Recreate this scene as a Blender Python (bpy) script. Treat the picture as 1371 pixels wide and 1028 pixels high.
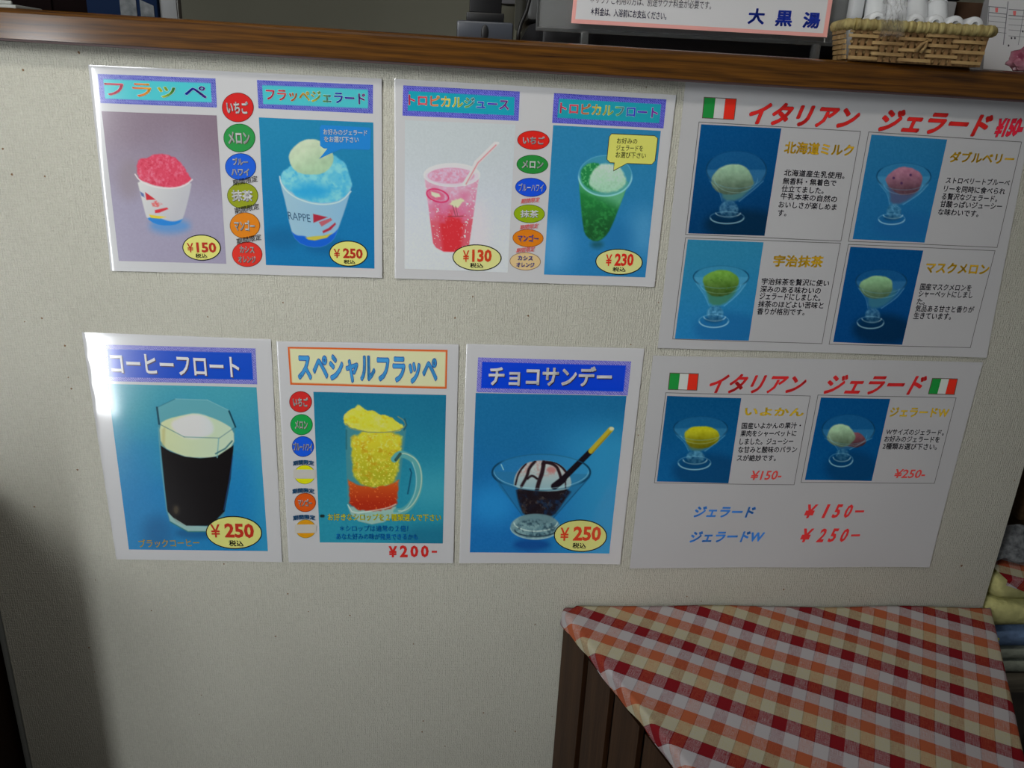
import bpy, bmesh, math, random
import numpy as np
from mathutils import Vector, Matrix, noise as mnoise
for o in list(bpy.data.objects): bpy.data.objects.remove(o)
SC = bpy.context.scene; COL = SC.collection
random.seed(4)
# ------------------------------------------------------------------ camera, world, lights, exposure
F = 1092.64; EUL = (math.radians(69.596017), math.radians(-2.64704), math.radians(-3.170893)); CAM = np.array([0.0, -0.932989, 1.25])
cd = bpy.data.cameras.new('camera'); cam = bpy.data.objects.new('camera', cd); COL.objects.link(cam)
cam.location = CAM; cam.rotation_euler = EUL; cd.sensor_width = 36; cd.lens = F / 1371 * 36; cd.clip_start = .01
SC.camera = cam
SC.view_settings.view_transform = 'Standard'; SC.view_settings.look = 'None'
SC.view_settings.gamma = 1; SC.view_settings.use_curve_mapping = False; SC.view_settings.exposure = 0.08
wd = bpy.data.worlds.new('world'); SC.world = wd; wd.use_nodes = True
wd.node_tree.nodes['Background'].inputs[0].default_value = (.92, .96, 1.0, 1)
wd.node_tree.nodes['Background'].inputs[1].default_value = 0.06
def area(name, loc, target, sx, sy, power, color, spread=180):
    l = bpy.data.lights.new(name, 'AREA'); l.shape = 'RECTANGLE'; l.size = sx; l.size_y = sy; l.energy = power; l.color = color
    l.spread = math.radians(spread)
    o = bpy.data.objects.new(name, l); COL.objects.link(o); o.location = loc
    o.rotation_euler = (Vector(target) - Vector(loc)).to_track_quat('-Z', 'Y').to_euler(); return o
# daylight through the glass door behind and to the left, and a ceiling tube above the counter front
area('door_daylight', (-1.352, -2.0, .66), (-1.352, 0, .66), .16, 1.30, 11, (.93, .97, 1.0))
area('high_left_light', (-1.45, -1.75, 2.0), (-.22, .0, 1.15), .9, .9, 2.35, (.96, .98, .97), 46)  # unseen high left light, spread narrowed so the lower wall falls darker
area('ceiling_tube', (-.10, -.85, 2.25), (-.10, .0, 1.0), .8, .10, 3.7, (1.0, .955, .87), 150)

# ------------------------------------------------------------------ helpers
def eul(a):
    rx, ry, rz = a; cx, sx, cy, sy, cz, sz = math.cos(rx), math.sin(rx), math.cos(ry), math.sin(ry), math.cos(rz), math.sin(rz)
    return np.array([[cz, -sz, 0], [sz, cz, 0], [0, 0, 1]]) @ np.array([[cy, 0, sy], [0, 1, 0], [-sy, 0, cy]]) @ np.array([[1, 0, 0], [0, cx, -sx], [0, sx, cx]])
RM = eul(EUL)
def W(p, Y=0.0):                       # an image pixel cast from the camera onto the plane y = Y, in metres (x, z)
    d = RM @ np.array([(p[0] - 685.5) / F, -(p[1] - 514) / F, -1]); t = (Y - CAM[1]) / d[1]; r = CAM + t * d
    return np.array([r[0], r[2]])
def PX(x, z, Y=0.0):                   # image pixel coordinates of wall points, projected through the camera
    v = (np.stack([x, np.full_like(x, Y), z], -1) - CAM) @ RM
    return 685.5 + F * v[..., 0] / -v[..., 2], 514 - F * v[..., 1] / -v[..., 2]
def lin(c):
    c = np.asarray(c, float) / 255; return np.where(c <= .04045, c / 12.92, ((c + .055) / 1.055) ** 2.4)
WHITE = np.array([.71, .71, .725])
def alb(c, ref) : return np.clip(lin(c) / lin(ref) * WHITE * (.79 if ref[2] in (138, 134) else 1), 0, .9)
def mesh_obj(name, V, Fc, mat, parent=None, col=None, smooth=False):
    m = bpy.data.meshes.new(name); V = np.asarray(V, float)
    if parent is not None: V = V - np.array(parent_world(parent))
    m.from_pydata(V.tolist(), [], Fc); m.update()
    if col is not None:
        a = m.color_attributes.new('Col', 'FLOAT_COLOR', 'POINT'); c = np.ones((len(V), 4)); c[:, :3] = col; a.data.foreach_set('color', c.ravel())
    if smooth: m.polygons.foreach_set('use_smooth', [True] * len(m.polygons))
    m.materials.append(mat)
    o = bpy.data.objects.new(name, m); COL.objects.link(o)
    if parent is not None: o.parent = parent
    return o
def parent_world(p):
    v = Vector(p.location)
    while p.parent: p = p.parent; v += p.location
    return v
def tag(o, label, cat, group=None):
    o['label'] = label; o['category'] = cat
    if group: o['group'] = group
    return o
def empty(name, loc, label=None, cat=None, group=None):
    o = bpy.data.objects.new(name, None); COL.objects.link(o); o.location = loc; o.empty_display_size = .02
    if label: tag(o, label, cat, group)
    return o
# ---- materials
def mat(name, color=(.5, .5, .5), rough=.6, spec=.5, metal=0, coat=0, coat_r=.1, trans=0, alpha=1, ior=1.45):
    m = bpy.data.materials.new(name); m.use_nodes = True; b = m.node_tree.nodes['Principled BSDF']
    b.inputs['Base Color'].default_value = (*color, 1); b.inputs['Roughness'].default_value = rough; b.inputs['Specular IOR Level'].default_value = spec
    b.inputs['Metallic'].default_value = metal; b.inputs['Coat Weight'].default_value = coat; b.inputs['Coat Roughness'].default_value = coat_r
    b.inputs['Transmission Weight'].default_value = trans; b.inputs['Alpha'].default_value = alpha; b.inputs['IOR'].default_value = ior
    return m
def N(m, t, **k):
    n = m.node_tree.nodes.new(t)
    for a, v in k.items():
        if a in n.inputs: n.inputs[a].default_value = v
        else: setattr(n, a, v)
    return n
def L(m, a, b): m.node_tree.links.new(a, b)
def B(m): return m.node_tree.nodes['Principled BSDF']
def noisy(m, c1, c2, scale=20, stretch=(1, 1, 1), bump=0, detail=6, dist=.002):
    tc = N(m, 'ShaderNodeTexCoord'); mp = N(m, 'ShaderNodeMapping'); mp.inputs['Scale'].default_value = stretch
    no = N(m, 'ShaderNodeTexNoise', Scale=scale, Detail=detail); r = N(m, 'ShaderNodeValToRGB')
    r.color_ramp.elements[0].position = .3; r.color_ramp.elements[1].position = .7
    r.color_ramp.elements[0].color = (*c1, 1); r.color_ramp.elements[1].color = (*c2, 1)
    L(m, tc.outputs['Object'], mp.inputs[0]); L(m, mp.outputs[0], no.inputs['Vector']); L(m, no.outputs[0], r.inputs[0]); L(m, r.outputs[0], B(m).inputs['Base Color'])
    if bump:
        bp = N(m, 'ShaderNodeBump', Strength=bump, Distance=dist); L(m, no.outputs[0], bp.inputs['Height']); L(m, bp.outputs[0], B(m).inputs['Normal'])
    return m
def printed(name, rough, coat, coat_r, spec):
    m = mat(name, rough=rough, spec=spec, coat=coat, coat_r=coat_r)
    a = N(m, 'ShaderNodeVertexColor'); a.layer_name = 'Col'; L(m, a.outputs[0], B(m).inputs['Base Color']); return m
LAM = printed('laminated_print', .16, 1, .07, .5); B(LAM).inputs['Coat IOR'].default_value = 1.62
PAP = printed('paper_print', .7, 0, .2, .1)
# textile wallpaper: fine woven threads, vertical slubs and horizontal ones
wallm = mat('woven_wallpaper', rough=.85, spec=.2)
def build_wallpaper(m):
    tc = N(m, 'ShaderNodeTexCoord'); sep = N(m, 'ShaderNodeSeparateXYZ'); L(m, tc.outputs['Object'], sep.inputs[0])
    def wave(axis, scale, dscale):
        w = N(m, 'ShaderNodeTexWave', wave_type='BANDS', bands_direction=axis, Scale=scale, Distortion=dscale, Detail=2.0); w.inputs['Detail Scale'].default_value = 2.5
        L(m, tc.outputs['Object'], w.inputs['Vector']); return w.outputs['Fac']
    v = wave('X', 112, 7); h = wave('Z', 121, 7)
    mp = N(m, 'ShaderNodeMapping'); mp.inputs['Scale'].default_value = (700, 700, 90); L(m, tc.outputs['Object'], mp.inputs[0])
    n1 = N(m, 'ShaderNodeTexNoise', Scale=1.0, Detail=3.0); L(m, mp.outputs[0], n1.inputs['Vector'])
    mp2 = N(m, 'ShaderNodeMapping'); mp2.inputs['Scale'].default_value = (90, 700, 800); L(m, tc.outputs['Object'], mp2.inputs[0])
    n2 = N(m, 'ShaderNodeTexNoise', Scale=1.0, Detail=3.0); L(m, mp2.outputs[0], n2.inputs['Vector'])
    def ma(op, a, b):
        x = N(m, 'ShaderNodeMath', operation=op)
        for i, q in enumerate((a, b)):
            if isinstance(q, (int, float)): x.inputs[i].default_value = q
            else: L(m, q, x.inputs[i])
        return x.outputs[0]
    hgt = ma('ADD', ma('ADD', ma('MULTIPLY', v, .34), ma('MULTIPLY', h, .20)), ma('ADD', ma('MULTIPLY', n1.outputs[0], 1.1), ma('MULTIPLY', n2.outputs[0], 1.1)))
    bp = N(m, 'ShaderNodeBump', Strength=.85, Distance=.0011); L(m, hgt, bp.inputs['Height']); L(m, bp.outputs[0], B(m).inputs['Normal'])
    n3 = N(m, 'ShaderNodeTexNoise', Scale=6.0, Detail=5.0); L(m, tc.outputs['Object'], n3.inputs['Vector'])
    f = ma('ADD', ma('MULTIPLY', hgt, .35), ma('MULTIPLY', n3.outputs[0], .25))
    r = N(m, 'ShaderNodeValToRGB'); r.color_ramp.elements[0].position = .3; r.color_ramp.elements[1].position = .75
    r.color_ramp.elements[0].color = (.49, .475, .40, 1); r.color_ramp.elements[1].color = (.65, .64, .555, 1); L(m, f, r.inputs[0])
    sp = N(m, 'ShaderNodeTexNoise', Scale=150.0, Detail=0.0); L(m, tc.outputs['Object'], sp.inputs['Vector'])   # a few tiny brown specks
    sr = N(m, 'ShaderNodeValToRGB'); sr.color_ramp.elements[0].position = .84; sr.color_ramp.elements[1].position = .86; L(m, sp.outputs[0], sr.inputs[0])
    mx = N(m, 'ShaderNodeMixRGB'); mx.inputs[2].default_value = (.25, .15, .08, 1); L(m, sr.outputs[0], mx.inputs[0]); L(m, r.outputs[0], mx.inputs[1])
    L(m, mx.outputs[0], B(m).inputs['Base Color'])
build_wallpaper(wallm)
def wood(name, c1, c2, rough, coat, scale=1.0, axis='x'):
    m = mat(name, rough=rough, coat=coat, coat_r=.15, spec=.08); B(m).inputs['Coat IOR'].default_value = 1.65
    tc = N(m, 'ShaderNodeTexCoord'); mp = N(m, 'ShaderNodeMapping'); L(m, tc.outputs['Object'], mp.inputs[0])
    mp.inputs['Scale'].default_value = (1.6, 14, 14) if axis == 'x' else (14, 14, 1.6)
    n0 = N(m, 'ShaderNodeTexNoise', Scale=1.3 * scale, Detail=3.0); L(m, mp.outputs[0], n0.inputs['Vector'])
    w = N(m, 'ShaderNodeTexWave', wave_type='BANDS', bands_direction='Z' if axis == 'x' else 'X', Scale=(2.6 if axis == 'x' else 1.4) * scale, Distortion=9.0, Detail=3.0); w.inputs['Detail Scale'].default_value = 1.2
    L(m, mp.outputs[0], w.inputs['Vector'])
    mp2 = N(m, 'ShaderNodeMapping'); L(m, tc.outputs['Object'], mp2.inputs[0]); mp2.inputs['Scale'].default_value = (18, 600, 600) if axis == 'x' else (600, 600, 18)
    n2 = N(m, 'ShaderNodeTexNoise', Scale=1.0, Detail=2.0); L(m, mp2.outputs[0], n2.inputs['Vector'])
    a = N(m, 'ShaderNodeMath', operation='MULTIPLY'); a.inputs[1].default_value = .24; L(m, w.outputs['Fac'], a.inputs[0])
    b = N(m, 'ShaderNodeMath', operation='MULTIPLY_ADD'); b.inputs[1].default_value = .75; L(m, n2.outputs[0], b.inputs[0]); L(m, a.outputs[0], b.inputs[2])
    r = N(m, 'ShaderNodeValToRGB'); r.color_ramp.elements[0].position = .15; r.color_ramp.elements[1].position = .8
    r.color_ramp.elements[0].color = (*c1, 1); r.color_ramp.elements[1].color = (*c2, 1); L(m, b.outputs[0], r.inputs[0]); L(m, r.outputs[0], B(m).inputs['Base Color'])
    bp = N(m, 'ShaderNodeBump', Strength=.15, Distance=.0004); L(m, n2.outputs[0], bp.inputs['Height']); L(m, bp.outputs[0], B(m).inputs['Normal'])
    return m
# ---- solids
def box_vf(x0, x1, y0, y1, z0, z1):
    V = [(x, y, z) for x in (x0, x1) for y in (y0, y1) for z in (z0, z1)]
    return V, [(0, 1, 3, 2), (4, 6, 7, 5), (0, 4, 5, 1), (2, 3, 7, 6), (0, 2, 6, 4), (1, 5, 7, 3)]
def bev_box(name, x0, x1, y0, y1, z0, z1, m, parent=None, bev=.003, seg=2):
    bm = bmesh.new(); V, Fc = box_vf(x0, x1, y0, y1, z0, z1)
    off = parent_world(parent) if parent else Vector()
    vs = [bm.verts.new(Vector(v) - off) for v in V]
    for f in Fc: bm.faces.new([vs[i] for i in f])
    if bev: bmesh.ops.bevel(bm, geom=bm.edges[:], offset=bev, segments=seg, profile=.5, affect='EDGES')
    bmesh.ops.recalc_face_normals(bm, faces=bm.faces[:])
    return bm_obj(name, bm, m, parent)
def bm_obj(name, bm, m, parent=None, smooth=True):
    me = bpy.data.meshes.new(name); bm.to_mesh(me); bm.free(); me.materials.append(m)
    if smooth:
        me.polygons.foreach_set('use_smooth', [True] * len(me.polygons))
        try: me.set_sharp_from_angle(angle=math.radians(35))
        except Exception: pass
    o = bpy.data.objects.new(name, me); COL.objects.link(o)
    if parent is not None: o.parent = parent
    return o
def tube(name, pts, r, m, parent=None, n=10, cap=True):
    pts = [Vector(p) for p in pts]; V = []; Fc = []
    up = Vector((0, 0, 1)); prev = None
    for i, p in enumerate(pts):
        t = (pts[min(i + 1, len(pts) - 1)] - pts[max(i - 1, 0)]).normalized()
        a = t.cross(up if abs(t.dot(up)) < .95 else Vector((1, 0, 0))).normalized() if prev is None else (prev - t * prev.dot(t)).normalized()
        prev = a; b = t.cross(a); rr = r[i] if hasattr(r, '__len__') else r
        for k in range(n):
            w = 2 * math.pi * k / n; V.append(p + a * math.cos(w) * rr + b * math.sin(w) * rr)
    for i in range(len(pts) - 1):
        for k in range(n): Fc.append((i * n + k, i * n + (k + 1) % n, (i + 1) * n + (k + 1) % n, (i + 1) * n + k))
    if cap: Fc.append(tuple(range(n))[::-1]); Fc.append(tuple((len(pts) - 1) * n + k for k in range(n)))
    return mesh_obj(name, V, Fc, m, parent, smooth=True)

# ------------------------------------------------------------------ the room
def struct(o): o['kind'] = 'structure'; return o
M_floor = noisy(mat('dark_wood_floor', rough=.5), (.05, .035, .025), (.09, .065, .045), 3, (1, 8, 1))
M_grey = noisy(mat('olive_grey_plaster', rough=.9), (.38, .37, .28), (.44, .43, .33), 2)
M_dark = wood('dark_brown_wood', (.010, .005, .003), (.022, .010, .006), .5, 0, axis='z')
M_wood = wood('varnished_counter_wood', (.020, .006, .0006), (.17, .064, .004), .5, .95)
struct(bev_box('wall_front', -.590, .752, 0, .11, 0, 1.264, wallm, bev=.002))
struct(bev_box('floor', -2.6, 3.0, -2.6, 2.3, -.05, 0, M_floor, bev=0))
struct(bev_box('wall_back', -2.6, 3.0, 2.2, 2.3, 0, 2.5, M_grey, bev=0))
# counter top: a thick varnished board with a rounded upper edge, dark lower lip
def counter():
    t = math.radians(.545)
    o = empty('service_counter', (0, -.02, 1.2605), 'long varnished brown wooden counter top running above the menu cards', 'counter')
    prof = [(.0, .0012), (.0, .0250), (.0012, .0272), (.0035, .0288), (.006, .0296), (.36, .0296), (.36, .0012)]
    xs = np.linspace(-.95, .95, 20); V = []; Fc = []
    for x in xs:
        for y, z in prof: V.append((x, y, z))
    n = len(prof)
    for i in range(len(xs) - 1):
        for k in range(n): Fc.append((i * n + k, i * n + (k + 1) % n, (i + 1) * n + (k + 1) % n, (i + 1) * n + k))
    Fc += [tuple(range(n)), tuple((len(xs) - 1) * n + k for k in range(n))[::-1]]
    b = mesh_obj('board', np.array(V) + np.array(o.location), Fc, M_wood, o, smooth=False)
    lip = mesh_obj('edge_lip', *(lambda q: (np.array(q[0]) + np.array(o.location), q[1]))(box_vf(-.95, .95, .0008, .019, -.0012, .0012)), mat('dark_edge_strip', (.07, .04, .04), .6), o)
    lip['label'] = 'thin dark lower edge strip'
    o.rotation_euler[1] = t
counter()
def top_z(x): return 1.2901 - math.sin(math.radians(.545)) * x      # counter surface

# ------------------------------------------------------------------ print canvas
def smooth01(x): x = np.clip(x, 0, 1); return x * x * (3 - 2 * x)
def hashn(i, j, s): return np.modf(np.abs(np.sin(i * 127.1 + j * 311.7 + s * 74.7) * 43758.5453))[0]
def vnoise(X, Y, sc, seed=0):
    x = X / sc; y = Y / sc; i = np.floor(x); j = np.floor(y); u = smooth01(x - i); v = smooth01(y - j)
    a = hashn(i, j, seed); b = hashn(i + 1, j, seed); c = hashn(i, j + 1, seed); d = hashn(i + 1, j + 1, seed)
    return (a * (1 - u) + b * u) * (1 - v) + (c * (1 - u) + d * u) * v
def fbm(X, Y, sc, seed=0): return (vnoise(X, Y, sc, seed) + .5 * vnoise(X, Y, sc / 2, seed + 1) + .25 * vnoise(X, Y, sc / 4, seed + 2)) / 1.75
def chaikin(p, n=2, closed=True):
    p = [np.array(q, float) for q in p]
    for _ in range(n):
        q = [] if closed else [p[0]]
        for i in range(len(p) if closed else len(p) - 1):
            a = p[i]; b = p[(i + 1) % len(p)]; q += [a * .75 + b * .25, a * .25 + b * .75]
        if not closed: q.append(p[-1])
        p = q
    return p
class Cv:
    def __init__(s, X, Y): s.X, s.Y = X, Y; s.C = np.zeros(X.shape + (3,))
    def bg(s, top, bot, y0, y1, warp=0):
        t = smooth01((s.Y - y0) / (y1 - y0) + (fbm(s.X, s.Y, 60, 3) - .5) * warp)[..., None]
        s.C = np.array(top, float) * (1 - t) + np.array(bot, float) * t + (vnoise(s.X, s.Y, 1.6, 8)[..., None] - .5) * 5
    def put(s, m, c, a=1.0): m = np.clip(m * a, 0, 1)[..., None]; s.C = s.C * (1 - m) + np.asarray(c, float) * m
    def ell(s, cx, cy, rx, ry, soft=.8, ang=0):
        c, n = math.cos(ang), math.sin(ang); dx = s.X - cx; dy = s.Y - cy; dx, dy = c * dx + n * dy, -n * dx + c * dy
        g = np.hypot(dx / rx, dy / ry) + 1e-6; gr = np.hypot(dx / rx ** 2, dy / ry ** 2) / g + 1e-6
        return (g - 1) / gr
    def disc(s, cx, cy, rx, ry, soft=.8, ang=0): return smooth01(.5 - s.ell(cx, cy, rx, ry, ang=ang) / soft / 2)
    def ring(s, cx, cy, rx, ry, w=1.2, soft=.7, ang=0, part=None):
        m = smooth01(.5 - (np.abs(s.ell(cx, cy, rx, ry, ang=ang)) - w / 2) / soft / 2)
        if part == 'low': m = m * smooth01((s.Y - cy) / ry * 3 + .5)
        if part == 'high': m = m * smooth01((cy - s.Y) / ry * 3 + .5)
        if part == 'sides': m = m * smooth01((np.abs(s.X - cx) / rx - .72) * 5)
        return m
    def sd(s, p):
        d = np.full(s.X.shape, 1e9); ins = np.zeros(s.X.shape, bool); n = len(p)
        for i in range(n):
            a = p[i]; b = p[(i + 1) % n]; ex, ey = b[0] - a[0], b[1] - a[1]; wx = s.X - a[0]; wy = s.Y - a[1]
            t = np.clip((wx * ex + wy * ey) / (ex * ex + ey * ey + 1e-9), 0, 1); d = np.minimum(d, np.hypot(wx - t * ex, wy - t * ey))
            cr = ((a[1] > s.Y) != (b[1] > s.Y)) & (s.X < ex * (s.Y - a[1]) / (ey if abs(ey) > 1e-9 else 1e-9) + a[0]); ins ^= cr
        return np.where(ins, -d, d)
    def poly(s, p, soft=.8, ch=0, rough=0, rs=6):
        if ch: p = chaikin(p, ch)
        d = s.sd(p)
        if rough: d = d + (fbm(s.X, s.Y, rs, 5) - .5) * rough
        return smooth01(.5 - d / soft / 2)
    def line(s, p, w, soft=.7, ch=0):
        if ch: p = chaikin(p, ch, False)
        d = np.full(s.X.shape, 1e9)
        for a, b in zip(p[:-1], p[1:]):
            ex, ey = b[0] - a[0], b[1] - a[1]; wx = s.X - a[0]; wy = s.Y - a[1]
            t = np.clip((wx * ex + wy * ey) / (ex * ex + ey * ey + 1e-9), 0, 1); d = np.minimum(d, np.hypot(wx - t * ex, wy - t * ey))
        return smooth01(.5 - (d - w / 2) / soft / 2)
    def n(s, sc, seed=0): return fbm(s.X, s.Y, sc, seed)
def mixc(a, b, t): t = np.clip(t, 0, 1)[..., None]; return np.array(a, float) * (1 - t) + np.array(b, float) * t

# ------------------------------------------------------------------ posters
STEP = .00012
class Poster:
    def __init__(s, name, corners, ref, material, label, cat='menu card', group=None, wave=.0012, lam=True, Y=0.0, curl=None, base=.0011, root=None):
        s.q = [W(c, Y) for c in corners]; s.ref = ref; s.m = material; s.Y = Y; s.lam = lam; s.wave = wave; s.curl = curl; s.base = base
        c = sum(s.q) / 4; s.root = root or empty(name, (c[0], Y - .0001, c[1]), label, cat, group); s.k = 0; s.seed = random.random() * 50
        s.uv = None
    def edge(s, x, z):
        d = []
        for i in range(4):
            a, b = s.q[i], s.q[(i + 1) % 4]; e = b - a; n = np.array([e[1], -e[0]]) / np.hypot(*e)
            d.append((x - a[0]) * n[0] + (z - a[1]) * n[1])
        return d      # distances inside from top, right, bottom, left
    def disp(s, x, z):
        t, r, b, l = [np.maximum(v, 0) for v in s.edge(x, z)]
        d = s.base + s.wave * (.5 + .5 * np.sin(x * 31 + s.seed) * np.cos(z * 27 + s.seed * 2)) * .7
        d = d + s.wave * (np.exp(-(r + b) / .04) + .7 * np.exp(-(l + b) / .04) + .6 * np.exp(-(r + t) / .04))
        if s.curl == 'left':       # the upper left corner bows a little off the wall
            d = d * .6
        if s.lam:
            amt = .0005 * (1 + (.8 * np.sin(z * 900) if s.curl == 'left' else .0))
            d = d - amt * (np.exp(-l / .0011) + .6 * np.exp(-t / .0011) + .5 * np.exp(-r / .0011))
        return np.maximum(d, .0003)
    def yy(s, x, z, k): return s.Y - s.disp(x, z) - k * STEP
    def grid(s, q, us, vs):
        U, V = np.meshgrid(us, vs); U = U[..., None]; V = V[..., None]
        return q[0] * (1 - U) * (1 - V) + q[1] * U * (1 - V) + q[2] * U * V + q[3] * (1 - U) * V
    def put_grid(s, name, q, us, vs, k, colfn, parent=None, m=None):
        P = s.grid(q, us, vs); x = P[..., 0]; z = P[..., 1]; y = s.yy(x, z, k); nu, nv = len(us), len(vs)
        X, Y = PX(x, z, s.Y); C = colfn(X, Y)
        V = np.stack([x, y, z], -1).reshape(-1, 3) - np.array(parent_world(parent or s.root))
        i = np.arange(nv - 1)[:, None] * nu + np.arange(nu - 1)[None]; Fq = np.stack([i, i + nu, i + nu + 1, i + 1], -1).reshape(-1, 4)
        me = bpy.data.meshes.new(name); me.vertices.add(len(V)); me.vertices.foreach_set('co', V.ravel())
        me.loops.add(Fq.size); me.loops.foreach_set('vertex_index', Fq.ravel().astype(np.int32)); me.polygons.add(len(Fq))
        me.polygons.foreach_set('loop_start', np.arange(0, Fq.size, 4, dtype=np.int32)); me.polygons.foreach_set('use_smooth', np.ones(len(Fq), bool)); me.update(calc_edges=True)
        a = me.color_attributes.new('Col', 'FLOAT_COLOR', 'POINT'); c = np.ones((len(V), 4)); c[:, :3] = alb(np.clip(C, 0, 255), s.ref).reshape(-1, 3); a.data.foreach_set('color', c.ravel())
        me.materials.append(m or s.m); o = bpy.data.objects.new(name, me); COL.objects.link(o); o.parent = parent or s.root; return o
    def sheet(s, color=None, back=True):
        w = np.hypot(*(s.q[1] - s.q[0])); h = np.hypot(*(s.q[3] - s.q[0]))
        def ax(l): e = np.array([0, .0005, .001, .0016, .0025, .004, .006]) / l; return np.concatenate([e, np.linspace(.01 / l, 1 - .01 / l, int(l / .006)), 1 - e[::-1]])
        o = s.put_grid('sheet', s.q, ax(w), ax(h), 0, lambda X, Y: np.broadcast_to(np.array(color or s.ref, float), X.shape + (3,)))
        # turned rim closes the sheet towards the wall
        t = np.linspace(0, 1, 40); P = np.concatenate([s.q[i] * (1 - t[:, None]) + s.q[(i + 1) % 4] * t[:, None] for i in range(4)])
        y = s.yy(P[:, 0], P[:, 1], 0); n = len(P); V = np.concatenate([np.stack([P[:, 0], y, P[:, 1]], 1), np.stack([P[:, 0], y + .00028, P[:, 1]], 1)])
        mesh_obj('rim', V, [(i, (i + 1) % n, n + (i + 1) % n, n + i) for i in range(n)], s.m, s.root, col=alb(s.ref, s.ref))
        return o
    def rect(s, name, c, color, k=1, parent=None, grad=None):
        q = [W(p, s.Y) for p in c]; w = np.hypot(*(q[1] - q[0])); h = np.hypot(*(q[3] - q[0]))
        return s.put_grid(name, q, np.linspace(0, 1, max(2, int(w / .008) + 1)), np.linspace(0, 1, max(2, int(h / .008) + 1)), k, lambda X, Y: np.broadcast_to(np.array(color, float), X.shape + (3,)), parent)
    def paint(s, c, fn, k=1, name='photo_print', step=.0007, parent=None):
        q = [W(p, s.Y) for p in c]; w = np.hypot(*(q[1] - q[0])); h = np.hypot(*(q[3] - q[0]))
        def f(X, Y): cv = Cv(X, Y); fn(cv); return cv.C
        return s.put_grid(name, q, np.linspace(0, 1, int(w / step)), np.linspace(0, 1, int(h / step)), k, f, parent)
    def shape(s, name, parts, k, parent=None):            # parts: list of (points in image pixels, colour, extra layer)
        V = []; Fc = []; C = []
        for pts, colr, dk in parts:
            P = np.array([W(p, s.Y) for p in pts]); c = P.mean(0); b = len(V)
            A = np.vstack([[c], (P + c) / 2, P]); y = s.yy(A[:, 0], A[:, 1], k + dk); n = len(P)
            V += [(A[i, 0], y[i], A[i, 1]) for i in range(len(A))]; C += [alb(colr, s.ref)] * len(A)
            for i in range(n):
                j = (i + 1) % n; Fc.append((b, b + 1 + j, b + 1 + i)); Fc.append((b + 1 + i, b + 1 + j, b + 1 + n + j, b + 1 + n + i))
        return mesh_obj(name, V, Fc, s.m, parent or s.root, col=np.array(C))
    def oval(s, name, cx, cy, rx, ry, color, outline=(60, 50, 50), ow=1.0, k=2, parent=None, ang=.03):
        def e(a, b): return [(cx + a * math.cos(t) * math.cos(ang) - b * math.sin(t) * math.sin(ang), cy + a * math.cos(t) * math.sin(ang) + b * math.sin(t) * math.cos(ang)) for t in np.linspace(0, 2 * math.pi, 40, endpoint=False)]
        return s.shape(name, [(e(rx + ow, ry + ow), outline, 0), (e(rx, ry), color, 1)], k, parent)
    def outline(s, name, c, w, color, k=1, parent=None):  # printed frame line
        q = np.array([W(p, s.Y) for p in c]); cen = q.mean(0); V = []; Fc = []; n = 16
        for i in range(4):
            a, b = q[i], q[(i + 1) % 4]; e = (b - a) / np.hypot(*(b - a)); nn = np.array([e[1], -e[0]]); base = len(V)
            for t in np.linspace(0, 1, n):
                p = a * (1 - t) + b * t
                for g in (p, p + nn * w): V.append((g[0], float(s.yy(g[0], g[1], k)), g[1]))
            for t in range(n - 1): v = base + t * 2; Fc.append((v, v + 2, v + 3, v + 1))
        return mesh_obj(name, V, Fc, s.m, parent or s.root, col=np.broadcast_to(alb(color, s.ref), (len(V), 3)))
    def text(s, txt, bl, br, h, color, bold=.02, k=3, outline=None, ow=.035, shear=0.0, parent=None, arch=0, name='lettering', shadow=None):
        """a line of lettering: bl, br = ends of its foot line, h = height (image pixels)."""
        a = W(bl, s.Y); b = W(br, s.Y); hh = np.hypot(*(W((bl[0], bl[1] - h), s.Y) - a)); e = b - a; wl = np.hypot(*e); e = e / wl; up = np.array([-e[1], e[0]]) * .35 + np.array([0, 1]) * .65; up /= np.hypot(*up)
        base = glyphs(txt, bold); x0, x1 = base[0][:, 0].min(), base[0][:, 0].max(); y0, y1 = base[0][:, 1].min(), base[0][:, 1].max()
        wl2 = wl - shear * hh
        V = []; Fc = []; C = []
        layers = [(base, color, 1, (0, 0))]
        if outline is not None: layers.insert(0, (glyphs(txt, bold + ow), outline, 0, (0, 0)))
        if shadow is not None: layers.insert(0, (base, shadow, 0, (.035 * hh, -.05 * hh)))
        for (P, Fa), colr, dk, sh in layers:
            u = (P[:, 0] - x0) / (x1 - x0); v = (P[:, 1] - y0) / (y1 - y0)
            L1 = u * wl2 + shear * v * hh + sh[0]; L2 = v * hh + sh[1]
            if arch: L2 = L2 + arch * hh * (1 - (2 * u - 1) ** 2) ; 
            XY = a + L1[:, None] * e + L2[:, None] * up; y = s.yy(XY[:, 0], XY[:, 1], k + dk); nb = len(V)
            V += list(zip(XY[:, 0], y, XY[:, 1])); Fc += [tuple(i + nb for i in f) for f in Fa]
            if isinstance(colr, list):
                st = np.linspace(0, 1, len(colr)); cc = np.stack([np.interp(u, st, [c[i] for c in colr]) for i in range(3)], 1)
            else: cc = np.broadcast_to(np.array(colr, float), (len(P), 3))
            C.append(alb(cc, s.ref))
        return mesh_obj(name, V, Fc, s.m, parent or s.root, col=np.concatenate(C))
_gc = {}
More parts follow.
